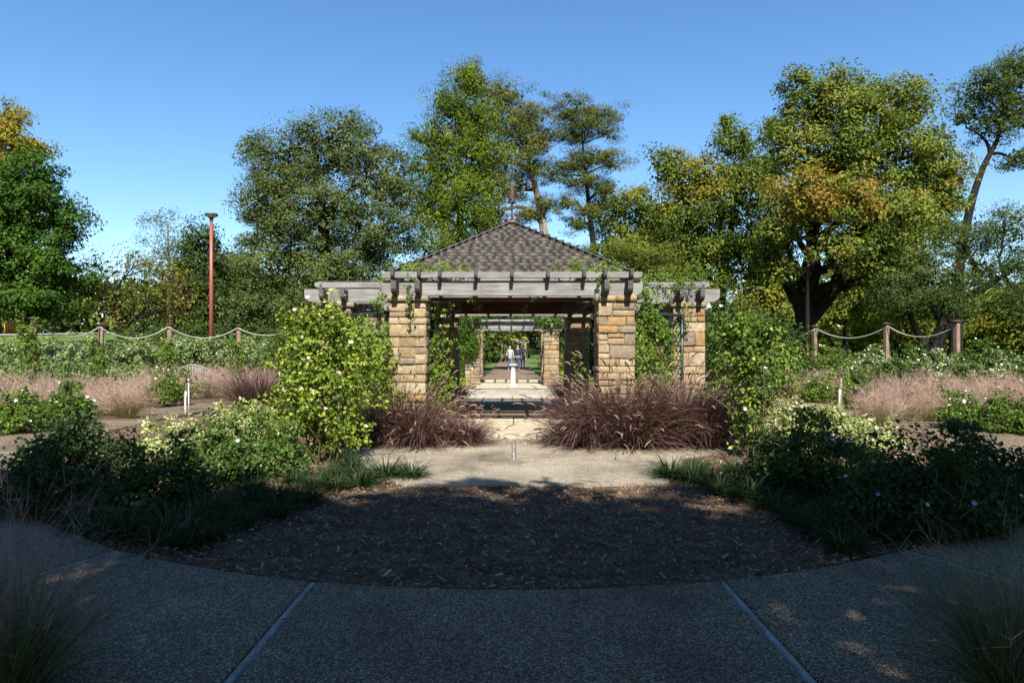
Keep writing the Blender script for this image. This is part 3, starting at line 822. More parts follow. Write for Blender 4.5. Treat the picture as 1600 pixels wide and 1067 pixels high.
def lobe_clumps(r, lobes, dens, inner=.5, rough=.16, zmin=None):
    """clump centres on the outer part of ellipsoid lobes (c, radii), not deep inside other lobes"""
    Ks, Os, Li = [], [], []
    for li, (c, rad) in enumerate(lobes):
        c = np.array(c); rad = np.array(rad)
        area = 4 * np.pi * ((rad[0] * rad[1]) ** 1.6 / 3 + (rad[0] * rad[2]) ** 1.6 / 3 + (rad[1] * rad[2]) ** 1.6 / 3) ** (1 / 1.6)
        n = max(4, int(area * dens))
        d = nrm(r.normal(size=(n, 3)))
        ph = r.uniform(0, 6, 4)
        bumpy = 1 + rough * (np.sin(d[:, 0] * 5 + ph[0]) * np.sin(d[:, 2] * 6 + ph[1]) + .7 * np.sin(d[:, 1] * 9 + ph[2]) * np.sin(d[:, 2] * 10 + ph[3])) + r.normal(0, rough * .35, n)
        f = (inner ** 3 + (1 - inner ** 3) * r.random(n)) ** (1 / 3) * bumpy
        p = c + d * rad * f[:, None]
        ok = np.ones(n, bool)
        for lj, (c2, r2) in enumerate(lobes):
            if lj != li: ok &= (((p - np.array(c2)) / np.array(r2)) ** 2).sum(1) > .42
        if zmin is not None: ok &= p[:, 2] > zmin
        Ks.append(p[ok]); Os.append(nrm(d[ok] / rad * rad.mean())); Li.append(np.full(ok.sum(), li))
    return np.concatenate(Ks), np.concatenate(Os), np.concatenate(Li)

def limb(g, r, a, b, r0, r1, n=8, sag=.06, col=None, sides=6):
    a = np.array(a, float); b = np.array(b, float); L = np.linalg.norm(b - a)
    m1 = a + (b - a) * .35 + r.normal(0, sag, 3) * L + np.array((0, 0, .06 * L)); m2 = a + (b - a) * .7 + r.normal(0, sag, 3) * L
    p = curve_pts([a, m1, m2, b], n)
    p[1:-1] += r.normal(0, .012 * L, (n - 2, 3))
    tube(g, p, np.linspace(r0, r1, n), sides, col, cap=False)
    return p

def px_lobes(Y, L, deep=.9):
    """(x, y, rx, ry[, dY]) in photo pixels at depth Y -> world ellipsoids"""
    out = []
    for q in L:
        x, y, rx, ry = q[:4]; dY = q[4] if len(q) > 4 else 0.0
        c = P(x, y, Y + dY); s = (Y + dY) / F
        out.append((c, (rx * s, max(rx, ry) * s * deep, ry * s)))
    return out

def tree(name, label, Y, lobes, base_px, pal, wts, seed, dens=5, nper=30, size=.16, aspect=.55, spread=(.3, .3, .2), trunk_r=.25, trunk_px=None,
         bark='bark', leaf='leaf', fork=.35, twigs=.35, inner=.5, rough=.16, up=.5, jitter=.8, droop=.2, patch=None, group=None, world_lobes=None, base=None, clear=.55, limb_r=.45, cat='tree', forks=None, fill=9):
    r = np.random.default_rng(seed)
    lobes = world_lobes if world_lobes is not None else px_lobes(Y, lobes)
    if base is None:
        bx = (base_px - CX) / F * Y; base = np.array((bx, Y, float(hgt(bx, Y)) - .1))
    t = tag(empty(name, tuple(base)), label, cat, group)
    cs = np.array([l[0] for l in lobes])
    g = Geo()
    if trunk_px is not None:
        tp = [base - base] + [P(x, y, Y + (d[0] if d else 0)) - base for x, y, *d in trunk_px]
    else:
        top = cs[cs[:, 2].argsort()[-max(1, len(cs) // 3):]].mean(0) - base
        low = cs[:, 2].min() - base[2]
        tp = [np.zeros(3), np.array((top[0] * .12, top[1] * .1, max(low * .7, .8))), np.array((top[0] * .5, top[1] * .5, top[2] * .62)), top]
    tp = curve_pts(tp, 14)
    rad = trunk_r * np.linspace(1, .18, 14); rad[0] *= 1.35; rad[1] *= 1.1
    tube(g, tp, rad, 10, cap=False)
    K, O, Li = lobe_clumps(r, lobes, dens * .27, inner, rough, zmin=base[2] + clear); nper = int(nper * 4.3); spread = tuple(np.array(spread) * 1.3); size = size * .82; jitter = jitter * .7
    for path, ra, rb in (forks or ()):
        fp = curve_pts([P(x, y, Y + (d[0] if d else 0)) - base for x, y, *d in path], 12); tube(g, fp, np.linspace(ra, rb, 12), 9, cap=False)
    for i, (c, rd) in enumerate(lobes):
        c = np.array(c) - base
        # leave the trunk at a point a bit lower than the lobe
        j = np.argmin(np.linalg.norm(tp - (c - np.array((0, 0, .35 * np.linalg.norm(c[:2] - tp[-1][:2]) + rd[2] * .4))), axis=1)); j = max(2, min(j, 12))
        lr = min(rad[j] * .75, trunk_r * limb_r)
        lp = limb(g, r, tp[j], c, lr, lr * .3, 8)
        mine = K[Li == i]
        nt_ = int(len(mine) * twigs)
        for q in mine[:nt_]:
            s0 = lp[r.integers(3, 8)]
            limb(g, r, s0, q - base, lr * .22 + .008, .006, 5, .08, sides=4)
    tr = link('trunk', g.mesh('trunk', M[bark], False, True), t)
    V, Q, Cc = foliage_from_clumps(r, K, O, nper, spread, size, aspect, pal, wts, up, jitter, droop, patch)
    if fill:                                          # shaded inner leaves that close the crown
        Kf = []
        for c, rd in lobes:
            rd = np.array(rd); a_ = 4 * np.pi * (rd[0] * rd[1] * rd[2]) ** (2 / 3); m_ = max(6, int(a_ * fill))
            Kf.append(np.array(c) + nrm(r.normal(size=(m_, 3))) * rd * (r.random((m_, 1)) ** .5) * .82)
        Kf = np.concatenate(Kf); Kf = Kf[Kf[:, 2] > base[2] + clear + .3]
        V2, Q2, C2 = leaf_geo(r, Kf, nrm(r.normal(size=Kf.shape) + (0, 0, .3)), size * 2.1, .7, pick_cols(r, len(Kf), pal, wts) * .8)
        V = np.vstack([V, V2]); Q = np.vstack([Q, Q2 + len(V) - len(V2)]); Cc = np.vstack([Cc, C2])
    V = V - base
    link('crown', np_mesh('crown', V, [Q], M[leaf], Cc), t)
    return t

# palettes (linear albedo)
OAK = [(0.098, 0.13, 0.037), (0.074, 0.104, 0.031), (0.132, 0.16, 0.05), (0.05, 0.074, 0.022)]
BRIGHT = [(0.044, 0.098, 0.012), (0.063, 0.126, 0.016), (0.029, 0.066, 0.01), (0.087, 0.14, 0.022)]
CEDAR = [(0.106, 0.158, 0.015), (0.073, 0.117, 0.015), (0.154, 0.193, 0.021), (0.049, 0.076, 0.014)]
OLIVE = [(0.116, 0.13, 0.026), (0.085, 0.103, 0.022), (0.155, 0.158, 0.036), (0.054, 0.068, 0.019)]
DARK = [(0.036, 0.063, 0.015), (0.054, 0.086, 0.022), (0.024, 0.044, 0.012), (0.072, 0.098, 0.024)]
AUT = [(0.312, 0.18, 0.022), (0.36, 0.144, 0.022), (0.264, 0.204, 0.033), (0.204, 0.102, 0.028)]
GOLD = [(0.287, 0.222, 0.03), (0.221, 0.187, 0.03), (0.332, 0.199, 0.024)]
MIXG = [(0.088, 0.138, 0.02), (0.128, 0.169, 0.026), (0.061, 0.094, 0.018), (0.176, 0.188, 0.031)]
YEL = [(0.192, 0.196, 0.025), (0.132, 0.155, 0.022), (0.24, 0.196, 0.03), (0.084, 0.103, 0.018)]
GREYG = [(.10, .12, .055), (.075, .095, .042), (.14, .15, .07)]
WT = (4, 3, 2, 2)

# ------------------------------------------------------------------ trees in the picture, far to near
tree('golden_tree', 'tall tree turning gold at the upper left edge, behind the green one', 46, [(-5, 210, 42, 48), (35, 245, 36, 28), (-25, 270, 60, 50), (50, 225, 22, 14), (20, 185, 14, 22), (-10, 330, 60, 50)], -10, GOLD + MIXG[:2], (4, 3, 3, 2, 2), 201, 3.4, 26, .22, trunk_r=.35, rough=.25, spread=(.4, .4, .25))
tree('thin_tree', 'pale thin leaved tree far behind the left hedge', 54, [(250, 360, 28, 30), (280, 375, 30, 26), (240, 395, 38, 28), (290, 410, 40, 34), (262, 345, 16, 16)], 265, GREYG + [(.16, .17, .06)], (3, 3, 2, 2), 202, 2.0, 15, .2, spread=(.4, .4, .35), trunk_r=.22, bark='bark_pale', twigs=.8, rough=.3, fill=0)
tree('dark_evergreen', 'dark evergreen tree right behind the red lamp post', 40, [(315, 395, 40, 42), (345, 430, 45, 50), (300, 450, 45, 50), (330, 500, 60, 40), (365, 480, 40, 50)], 325, DARK, WT, 203, 4.5, 26, .2, spread=(.35, .35, .25), trunk_r=.25)
tree('bare_tree', 'sparse twiggy tree with few yellowing leaves left of the lamp post', 36, [(150, 415, 34, 30), (205, 420, 46, 34), (255, 430, 42, 36), (180, 460, 56, 34), (245, 475, 50, 34), (140, 460, 34, 34), (290, 470, 34, 36)], 190, YEL + [(.14, .10, .04), (.05, .05, .02)], (3, 3, 2, 2, 2, 2), 204, 3.2, 12, .16, spread=(.35, .35, .3), trunk_r=.2, trunk_px=[(185, 500), (175, 470), (195, 430)], twigs=1.0, rough=.3, inner=.35, leaf='leaf_soft', fill=1)
tree('green_tree', 'full dark green broadleaf tree at the left edge above the lawn', 34, [(45, 285, 52, 45), (85, 335, 40, 44), (10, 330, 60, 60), (100, 365, 26, 22), (20, 400, 75, 60), (85, 425, 48, 44), (30, 465, 85, 42), (-40, 380, 60, 90)], 40, BRIGHT, (4, 3, 3, 1), 205, 4.6, 34, .2, trunk_r=.4, spread=(.36, .36, .22), clear=2.2, rough=.34)
tree('live_oak', 'huge grey green live oak filling the space left of the roof', 34, [(450, 262, 62, 52), (535, 235, 62, 50), (600, 275, 52, 52), (412, 320, 42, 48), (500, 330, 90, 66), (590, 365, 66, 62), (425, 400, 70, 60), (515, 425, 80, 52), (600, 450, 70, 42), (400, 475, 60, 42), (495, 490, 80, 36), (395, 230, 26, 18), (480, 205, 20, 20), (548, 190, 16, 20)], 520, OAK, WT, 206, 6.2, 34, .15, aspect=.5, trunk_r=.6, spread=(.32, .32, .22), rough=.24, twigs=.25, clear=.8)
tree('cedar_tree', 'tall bright green cedar left of the finial', 37, [(730, 130, 26, 34), (705, 165, 38, 34), (745, 185, 40, 40), (690, 215, 46, 36), (740, 245, 48, 44), (675, 265, 46, 34), (720, 300, 60, 44), (670, 330, 48, 40), (745, 350, 44, 44), (700, 385, 66, 40), (655, 215, 18, 12), (640, 300, 18, 14), (700, 450, 80, 45)], 720, CEDAR, (4, 3, 3, 2), 207, 5.6, 36, .17, aspect=.3, trunk_r=.4, spread=(.3, .3, .3), rough=.26, leaf='needle', up=.3, jitter=1.0, droop=-.4)
tree('juniper_tree', 'tall olive juniper with pale leaning trunk behind the finial', 42, [(785, 150, 39, 27), (815, 185, 49, 32), (775, 205, 49, 37), (830, 222, 42, 24), (790, 250, 53, 32), (835, 262, 30, 20), (770, 290, 42, 29), (805, 295, 30, 22), (862, 212, 32, 17), (765, 330, 35, 32), (745, 125, 23, 27), (850, 320, 30, 17), (825, 335, 28, 15)], 857, OLIVE, (4, 3, 3, 2), 208, 6.2, 34, .16, aspect=.28, trunk_r=.36, trunk_px=[(852, 400), (848, 350), (838, 300), (822, 240), (800, 180)], bark='bark_pale', spread=(.30, .30, .15), rough=.42, leaf='needle', up=.6, jitter=.9, twigs=.2, fill=6)
tree('pine_tree', 'slender pine with layered flat foliage pads right of the finial', 42, [(900, 168, 37, 15), (935, 180, 35, 17), (882, 182, 19, 10), (915, 198, 42, 15), (948, 208, 21, 11), (898, 212, 21, 11), (930, 246, 44, 16), (895, 258, 35, 13), (957, 258, 16, 10), (872, 272, 21, 11), (912, 284, 39, 13), (944, 292, 21, 11), (882, 316, 23, 12), (920, 330, 26, 11), (900, 350, 26, 15)], 932, OLIVE[:3] + [(.05, .08, .022)], (4, 3, 3, 2), 209, 9.0, 30, .15, aspect=.25, trunk_r=.26, trunk_px=[(930, 420), (922, 340), (916, 280), (908, 200)], spread=(.26, .26, .12), rough=.45, leaf='needle', up=.6, jitter=.9, twigs=.2, fill=5)
tree('autumn_tree', 'mixed green and yellow tree between the pine and the right hand oaks', 46, [(955, 335, 36, 34), (1000, 325, 36, 36), (1035, 350, 44, 40), (975, 385, 56, 38), (1030, 405, 56, 44), (945, 300, 16, 16)], 995, MIXG + YEL[:1], (3, 3, 3, 1, 2), 210, 4.0, 26, .2, trunk_r=.3, spread=(.4, .4, .28), rough=.24, patch=(GOLD, .9, 1.5))
tree('spreading_juniper', 'low wide juniper foliage just behind the right half of the roof', 30, [(890, 395, 34, 14), (960, 395, 60, 14), (1010, 400, 60, 16), (930, 420, 70, 14), (1030, 425, 50, 18)], 960, OLIVE[:2] + CEDAR[:2], WT, 211, 8, 26, .13, aspect=.3, trunk_r=.2, spread=(.3, .3, .1), leaf='needle')
tree('young_oak', 'bushy green oak with yellowing leaves right of the pavilion', 36, [(1045, 262, 36, 34), (1095, 285, 52, 44), (1150, 225, 32, 30), (1135, 195, 18, 14), (1080, 345, 66, 50), (1155, 300, 54, 54), (1115, 405, 72, 50), (1185, 380, 46, 60), (1060, 430, 60, 40), (1195, 270, 30, 36), (1210, 200, 16, 24)], 1120, MIXG, (4, 3, 3, 2), 212, 4.8, 30, .19, trunk_r=.35, spread=(.36, .36, .24), rough=.26, patch=(GOLD[:2] + MIXG[3:], .8, 1.9))
tree('great_oak', 'great oak with forked black trunk and orange tinged crown', 30, [(1265, 165, 50, 46), (1330, 160, 56, 44), (1405, 165, 52, 44), (1245, 235, 50, 50), (1320, 235, 72, 58), (1400, 245, 66, 60), (1460, 265, 44, 52), (1275, 310, 66, 46), (1360, 325, 66, 50), (1440, 345, 60, 52), (1225, 345, 34, 44), (1400, 400, 60, 38), (1480, 300, 30, 40), (1345, 395, 34, 26), (1250, 125, 20, 18), (1255, 305, 50, 40, -3), (1335, 315, 54, 40, -3), (1220, 370, 40, 30, -2), (1405, 335, 46, 36, -3), (1200, 400, 36, 30, -1), (1318, 388, 44, 22, -3), (1372, 415, 46, 28, -2), (1425, 440, 40, 28), (1225, 418, 22, 16, -2)], 1255, MIXG + [(.19, .19, .035)], (3, 4, 3, 3, 2), 213, 5.6, 34, .17, trunk_r=.5, limb_r=.36, forks=[([(1262, 500), (1300, 455), (1325, 400), (1345, 330), (1360, 260)], .38, .1), ([(1255, 490), (1225, 435), (1195, 395), (1180, 350)], .3, .08), ([(1258, 470), (1275, 420), (1262, 350), (1255, 260)], .3, .08), ([(1300, 455), (1335, 440), (1370, 415), (1410, 380)], .2, .06)], trunk_px=[(1257, 500, -.2), (1258, 440), (1270, 380), (1300, 250)], spread=(.34, .34, .22), rough=.24, patch=([(.2, .17, .03), (.24, .17, .03), (.25, .15, .03), (.18, .19, .03)], .8, .85), twigs=.3, clear=4.0)
g = Geo(); r_ = np.random.default_rng(4)
tree('tall_elm', 'tall elm with bare dark limbs at the upper right edge', 36, [(1530, 150, 38, 34), (1575, 125, 44, 28), (1555, 190, 40, 28), (1600, 165, 44, 40), (1610, 100, 40, 26), (1505, 185, 16, 14), (1595, 245, 30, 16)], 1492, OAK[:2] + DARK[:2], WT, 214, 5.2, 28, .15, trunk_r=.3, trunk_px=[(1498, 430), (1515, 330), (1535, 265), (1560, 215), (1575, 160)], spread=(.32, .32, .18), rough=.26, limb_r=.5)
tree('cedar_elm', 'wide dark small leaved elm with leaning trunk at the right edge', 27, [(1500, 375, 58, 36), (1570, 355, 60, 36), (1455, 430, 60, 40), (1545, 420, 66, 40), (1600, 470, 44, 34), (1400, 455, 48, 36), (1620, 400, 50, 50), (1480, 480, 60, 26)], 1435, DARK[:2] + OAK[:2], (4, 4, 3, 2), 215, 6.5, 34, .10, aspect=.5, trunk_r=.34, trunk_px=[(1470, 520), (1500, 480), (1545, 445), (1580, 425)], spread=(.28, .28, .14), rough=.2, clear=1.6)
for i, (x, y, rx, ry, Y, lb) in enumerate(((1320, 455, 56, 60, 46, 'yellow green understorey tree right of the great oak trunk'), (1400, 480, 60, 55, 48, 'yellow green understorey tree behind the middle right hand post'),
        (1520, 490, 66, 60, 46, 'yellow green understorey tree behind the tallest right hand post'), (1600, 490, 56, 60, 44, 'yellow green understorey tree at the right edge'), (1195, 470, 56, 70, 44, 'yellow green understorey tree left of the great oak trunk'))):
    tree('understorey_tree', lb, Y, [(x, y, rx, ry), (x - rx * .6, y + 30, rx * .7, ry * .6), (x + rx * .6, y + 25, rx * .7, ry * .6)], x, YEL + MIXG[:2], (3, 3, 2, 2, 3, 2), 220 + i, 3.2, 16, .26, trunk_r=.16, spread=(.42, .42, .28), group='understorey trees on the right', leaf='leaf_soft')

# trees lining the path behind the pavilion
walk = [(-6.0, 38, 5.2, 'dark tree left of the path behind the second arbor'), (5.8, 38, 5.6, 'dark tree right of the path behind the second arbor'), (-6.2, 52, 6.5, 'tree arching from the left over the far path'), (6.2, 54, 6.5, 'tree arching from the right over the far path'),
        (-6.5, 70, 7.0, 'farther tree on the left of the path'), (6.5, 72, 7.0, 'farther tree on the right of the path'), (0, 112, 9.5, 'dark tree closing the end of the path'), (-5.5, 116, 9, 'dark tree left of the far arbor'), (6, 116, 9, 'dark tree right of the far arbor'), (-2.6, 118, 8, 'dark tree half behind the far arbor on the left'), (3, 119, 8, 'dark tree half behind the far arbor on the right')]
for i, (x, Y, hh, lb) in enumerate(walk):
    c = np.array((x, Y, 0.0)); s = 1 if x < 0 else -1
    L = [(c + (0, 0, hh * .55), (2.6, 2.8, hh * .42)), (c + (s * 2.2, -1, hh * .78), (2.2, 2.2, 1.3)), (c + (-s * 1.4, .5, hh * .6), (2.2, 2.2, 1.8)), (c + (-s * .6, -.4, 1.6), (2.2, 2.2, 1.3))]
    tree('path_tree', lb, Y, None, None, DARK + MIXG[:1], (4, 3, 3, 2, 2), 240 + i, 3.4, 15, .26, trunk_r=.18, spread=(.4, .4, .28), world_lobes=L, base=c, group='trees lining the far path', clear=.2)
# far wood closing the horizon: reads as one mass
r_ = np.random.default_rng(9)
L = []
for x in np.arange(-95, 100, 5.2):
    if abs(x) < 6: continue
    hh = r_.uniform(4.2, 6.4) + (1.5 if abs(x) > 25 else 0); Y = 72 + r_.uniform(-3, 6) + abs(x) * .05; z0 = float(hgt(x, Y))
    L.append((np.array((x, Y, z0 + hh * .5)), (4.2, 3.2, hh * .55)))
L += [(c + np.array((2.6, 9, -.2)), rd) for c, rd in L]; K, O, _ = lobe_clumps(r_, L, .5, .8, .22)
V, Q, Cc = foliage_from_clumps(r_, K, O, 12, (1.0, .8, .6), .8, .6, DARK + MIXG[:2] + YEL[:1], (4, 3, 3, 2, 2, 2, 1), .5, .8)
tag(link('far_wood', np_mesh('far_wood', V, [Q], M['leaf_soft'], Cc)), 'distant mass of dark trees closing the horizon', 'woods', kind='stuff')

# shade trees behind the photographer: they cast the foreground shade
SH = [(-11.5, 8.6, 1), (-6.8, 8.5, 2), (-2.2, 7.9, 3), (2.4, 7.9, 4), (6.8, 9.3, 5), (11.5, 9.8, 6)]
shl = ['shade tree behind the viewer, furthest left', 'shade tree behind the viewer, second from left', 'shade tree behind the viewer, left of the path', 'shade tree behind the viewer, right of the path', 'shade tree behind the viewer, second from right', 'shade tree behind the viewer, furthest right']
for (x, E, sd2), lb in zip(SH, shl):
    r2 = np.random.default_rng(300 + sd2)
    L = []
    x0 = x + .9
    for (dx, Yc, rr_) in ((0, -5.2, 2.6), (-1.6, -5.0, 2.2), (1.7, -5.2, 2.2), (.3, -7.5, 2.8), (-.5, -4.6, 2.0), (.8, -4.4, 1.9), (0, -10, 3.0), (1.8, -7.4, 2.2), (-1.8, -7.6, 2.2), (0, -12.5, 2.6), (-1.1, -2.2, 1.9), (1.2, -2.0, 1.9), (0, .2, 1.5), (-1.9, .0, 1.4), (2.0, .1, 1.4)):
        # top of each lobe reaches the shade line E on the ground
        zc = (E + r2.uniform(-.7, .1) - Yc - 1.4 * rr_) * math.tan(SUN_EL)
        if Yc < -9: zc = min(zc, 9.5)
        if Yc in (-4.6, -4.4): zc *= .62
        L.append((np.array((x0 + dx, Yc, zc)), (rr_, rr_, rr_ * .9)))
    tree('shade_tree', lb, 0, None, None, OAK, WT, 300 + sd2, 1.45, 15, .32, .6, spread=(.3, .3, .22), trunk_r=.3, world_lobes=L, base=np.array((x0, -6.5, -.1)), group='trees behind the viewer', twigs=.15, fill=.5)
for sx, lb in ((-1, 'low shade tree beside the viewer on the left'), (1, 'low shade tree beside the viewer on the right')):  # out-of-view trees added to keep side sky light off the foreground
    L = [(np.array((sx * (8.2 + dx), Yc, zc)), (2.0, 2.0, 1.7)) for dx, Yc, zc in ((0, .5, 4.2), (.6, 2.2, 3.2), (1.5, -1.2, 5.2), (2.6, 1.5, 3.8), (.2, -2.5, 5.8), (-.4, -.8, 2.6))]
    tree('shade_tree', lb, 0, None, None, OAK, WT, 330 + sx, 2.2, 15, .3, .6, spread=(.3, .3, .22), trunk_r=.25, world_lobes=L, base=np.array((sx * 9.2, .2, -.1)), group='trees behind the viewer', twigs=.15, fill=4)

# ------------------------------------------------------------------ shrubs
def blossoms(r, C, Nn, size, col):
    """little open flowers: five-petal cups"""
    n = len(C)
    ref = r.normal(size=(n, 3)); A = nrm(np.cross(Nn, ref)); B = np.cross(Nn, A)
    s = size * r.uniform(.7, 1.25, n)[:, None]
    V = [C]
    for k in range(10):
        a = k * math.pi / 5; rad = 1.0 if k % 2 == 0 else .62
        V.append(C + (A * math.cos(a) + B * math.sin(a)) * s * rad * .5 + Nn * s * (.22 if k % 2 == 0 else .1))
    V = np.stack(V, 1).reshape(-1, 3)
    i = np.arange(n)[:, None] * 11
    F3 = np.concatenate([i + np.array([[0, 1 + k, 1 + (k + 1) % 10]]) for k in range(10)])
    c = np.repeat(np.array(col)[None] * r.uniform(.8, 1.15, (n, 1)), 11, 0)
    return V, F3, np.clip(c, 0, 1)

def shrub(name, label, loc, lobes, pal, wts, seed, dens=60, nper=9, size=.05, aspect=.6, spread=(.07, .07, .05), flowers=None, group=None, cat='shrub',
          stems=14, stem_col=(.10, .085, .05), leaf='leaf', inner=.45, rough=.22, up=.5, jitter=.8, clear=.02, stem_r=.009, whips=0):
    """lobes relative to loc: (dx, dy, z, rx, ry, rz)"""
    r = np.random.default_rng(seed); loc = np.array((loc[0], loc[1], float(hgt(loc[0], loc[1])) if len(loc) < 3 else loc[2]))
    o = tag(empty(name, tuple(loc)), label, cat, group)
    Ls = [(np.array(l[:3], float), tuple(l[3:6])) for l in lobes]
    K, O, Li = lobe_clumps(r, Ls, dens, inner, rough, zmin=clear); nper = int(nper * 1.5)
    g = Geo()
    for q in K[r.permutation(len(K))[:stems]]:
        b = np.array((r.normal(0, .05), r.normal(0, .05), -.02)) + np.array((q[0], q[1], 0)) * .25
        limb(g, r, b, q, stem_r * r.uniform(.7, 1.5), .003, 7, .07, stem_col, 5)
    if whips:
        for q in K[K[:, 2].argsort()[-whips * 3:]][r.permutation(min(whips * 3, len(K)))[:whips]]:
            e = q + np.array((r.normal(0, .14), r.normal(0, .12), r.uniform(.1, .34)))
            p = limb(g, r, q, e, .004, .002, 5, .05, (.1, .14, .03), 4)
            K = np.vstack([K, p[2:]]); O = np.vstack([O, np.tile((0, 0, 1.0), (len(p) - 2, 1))])
    g.obj('stems', M['stem'], o)['kind'] = 'stuff'
    V, Q, Cc = foliage_from_clumps(r, K, O, nper, spread, size, aspect, pal, wts, up, jitter)
    V[:, 2] = np.maximum(V[:, 2], .012)
    link('foliage', np_mesh('foliage', V, [Q], M[leaf], Cc), o)
    if flowers:
        n, fs, fc = flowers
        idx = r.choice(len(K), n, replace=n > len(K), p=np.clip(O[:, 2] + .6 - O[:, 1] * .6, .05, None) / np.clip(O[:, 2] + .6 - O[:, 1] * .6, .05, None).sum())
        C = K[idx] + O[idx] * (.05 + fs) + r.normal(0, .03, (n, 3))
        V, F3, c = blossoms(r, C, nrm(O[idx] + np.array((0, -.6, .4)) + r.normal(0, .3, (n, 3))), fs, fc)
        link('blossoms', np_mesh('blossoms', V, [F3], M['petal'], c), o)
    return o

def gpos(x, y):                       # ground position under a photo pixel
    Y = H * F / (y - HY); return ((x - CX) / F * Y, Y)

LIME = [(0.179, 0.239, 0.031), (0.135, 0.198, 0.026), (0.233, 0.285, 0.053), (0.076, 0.129, 0.02)]
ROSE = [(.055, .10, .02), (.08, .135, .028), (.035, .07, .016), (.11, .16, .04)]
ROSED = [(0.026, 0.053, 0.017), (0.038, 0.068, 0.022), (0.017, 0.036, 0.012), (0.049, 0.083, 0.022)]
CREAM = [(.34, .36, .17), (.25, .30, .10), (.42, .42, .26), (.14, .2, .05)]
VINE = [(.12, .19, .03), (.085, .15, .024), (.17, .23, .045), (.055, .1, .018)]
GREY = [(0.195, 0.243, 0.11), (0.143, 0.203, 0.083), (0.286, 0.324, 0.165), (0.091, 0.135, 0.05)]

# tall climbing roses either side of the forecourt
x, y = gpos(505, 722)
shrub('climbing_rose', 'tall lime green climbing rose left of the pavilion front', (x, y), [(-.25, 0, .75, .42, .4, .55), (.1, -.05, .95, .5, .42, .55), (-.15, .05, 1.45, .45, .38, .42), (.35, .15, 1.45, .4, .36, .42), (-.05, 0, 1.85, .28, .26, .22), (-.38, .1, 1.25, .26, .28, .4), (.2, 0, .4, .35, .35, .28)], LIME, (4, 3, 3, 3), 401, 60, 11, .056, .7, (.085, .085, .06), (26, .07, (.75, .55, .42)), stems=26, stem_col=(.09, .07, .035), rough=.42, stem_r=.012, whips=34)
x, y = gpos(585, 703)
shrub('climbing_rose', 'yellow green climber on the lattice beside the left front column', (x - .2, y + .75), [(-.1, 0, .8, .42, .3, .6), (.15, .05, 1.35, .36, .28, .5), (-.3, .1, 1.5, .34, .26, .35), (.25, 0, .6, .3, .28, .45), (-.5, .1, 1.15, .3, .26, .5)], LIME[:2] + VINE[:2], (3, 3, 3, 2), 402, 60, 10, .05, .65, (.08, .08, .06), stems=18, rough=.28, whips=8)
x, y = gpos(1172, 716)
shrub('climbing_rose', 'tall dark leaved climbing rose column right of the pavilion front', (x, y), [(0, 0, .62, .27, .27, .5), (.05, 0, 1.1, .3, .28, .4), (-.1, 0, 1.45, .3, .26, .32), (.15, .02, 1.62, .26, .24, .3), (-.22, 0, 1.7, .2, .2, .22)], ROSE[:3] + LIME[1:3], (4, 3, 2, 3, 2), 403, 62, 9, .06, .72, (.075, .075, .055), (6, .05, (.7, .5, .5)), stems=22, rough=.3, stem_r=.012, whips=16)
shrub('climbing_rose', 'yellowish climber leaning on the rope behind the right hand rose', (3.9, 11.7), [(0, 0, 1.2, .4, .35, .6), (.3, .1, 1.55, .4, .3, .4), (-.2, 0, .6, .4, .35, .5), (.7, .2, 1.2, .4, .3, .5)], LIME[1:] + VINE, (3, 2, 2, 3, 3, 2, 2), 404, 46, 9, .065, .68, (.085, .085, .06), stems=16, rough=.3, whips=8)

# rose shrubs in the near bed: photo foot position, size
def rose(xp, yp, w_, h_, label, seed, pal=ROSED, fl=(4, .045, (.42, .36, .62)), dens=95, size=.05, name='rose_shrub', cat='shrub', group='roses in the near bed', nper=11):
    x, y = gpos(xp, yp); w2 = w_ / 2
    L = [(0, 0, h_ * .55, w2 * .62, w2 * .6, h_ * .42), (-w2 * .5, -.05, h_ * .45, w2 * .52, w2 * .5, h_ * .38), (w2 * .5, .02, h_ * .5, w2 * .5, w2 * .5, h_ * .36), (w2 * .1, -w2 * .35, h_ * .4, w2 * .55, w2 * .45, h_ * .34), (-w2 * .15, .1, h_ * .78, w2 * .35, w2 * .35, h_ * .22)]
    shrub(name, label, (x, y), L, pal, WT, seed, dens, nper, size, .6, (.065, .065, .05), fl, group, cat, rough=.32, whips=10)
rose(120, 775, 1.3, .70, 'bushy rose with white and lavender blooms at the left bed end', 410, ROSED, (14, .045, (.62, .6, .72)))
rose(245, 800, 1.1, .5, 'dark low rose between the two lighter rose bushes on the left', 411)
rose(345, 752, 1.25, .54, 'sunlit topped rose bush in front of the pale variegated shrubs', 412, ROSE, (10, .045, (.6, .58, .7)))
rose(55, 800, .9, .5, 'small dark rose at the left frame edge of the near bed', 413)
rose(430, 745, .8, .5, 'small rose at the foot of the lime climbing rose', 414, ROSE, (6, .04, (.45, .35, .6)))
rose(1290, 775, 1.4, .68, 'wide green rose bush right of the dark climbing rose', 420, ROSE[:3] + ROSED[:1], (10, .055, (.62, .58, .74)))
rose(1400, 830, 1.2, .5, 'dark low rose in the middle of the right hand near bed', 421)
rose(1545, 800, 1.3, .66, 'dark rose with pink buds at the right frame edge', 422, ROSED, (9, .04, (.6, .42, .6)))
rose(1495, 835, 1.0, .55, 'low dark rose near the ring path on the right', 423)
rose(1215, 770, .8, .5, 'small dark rose below the right climbing rose', 424)
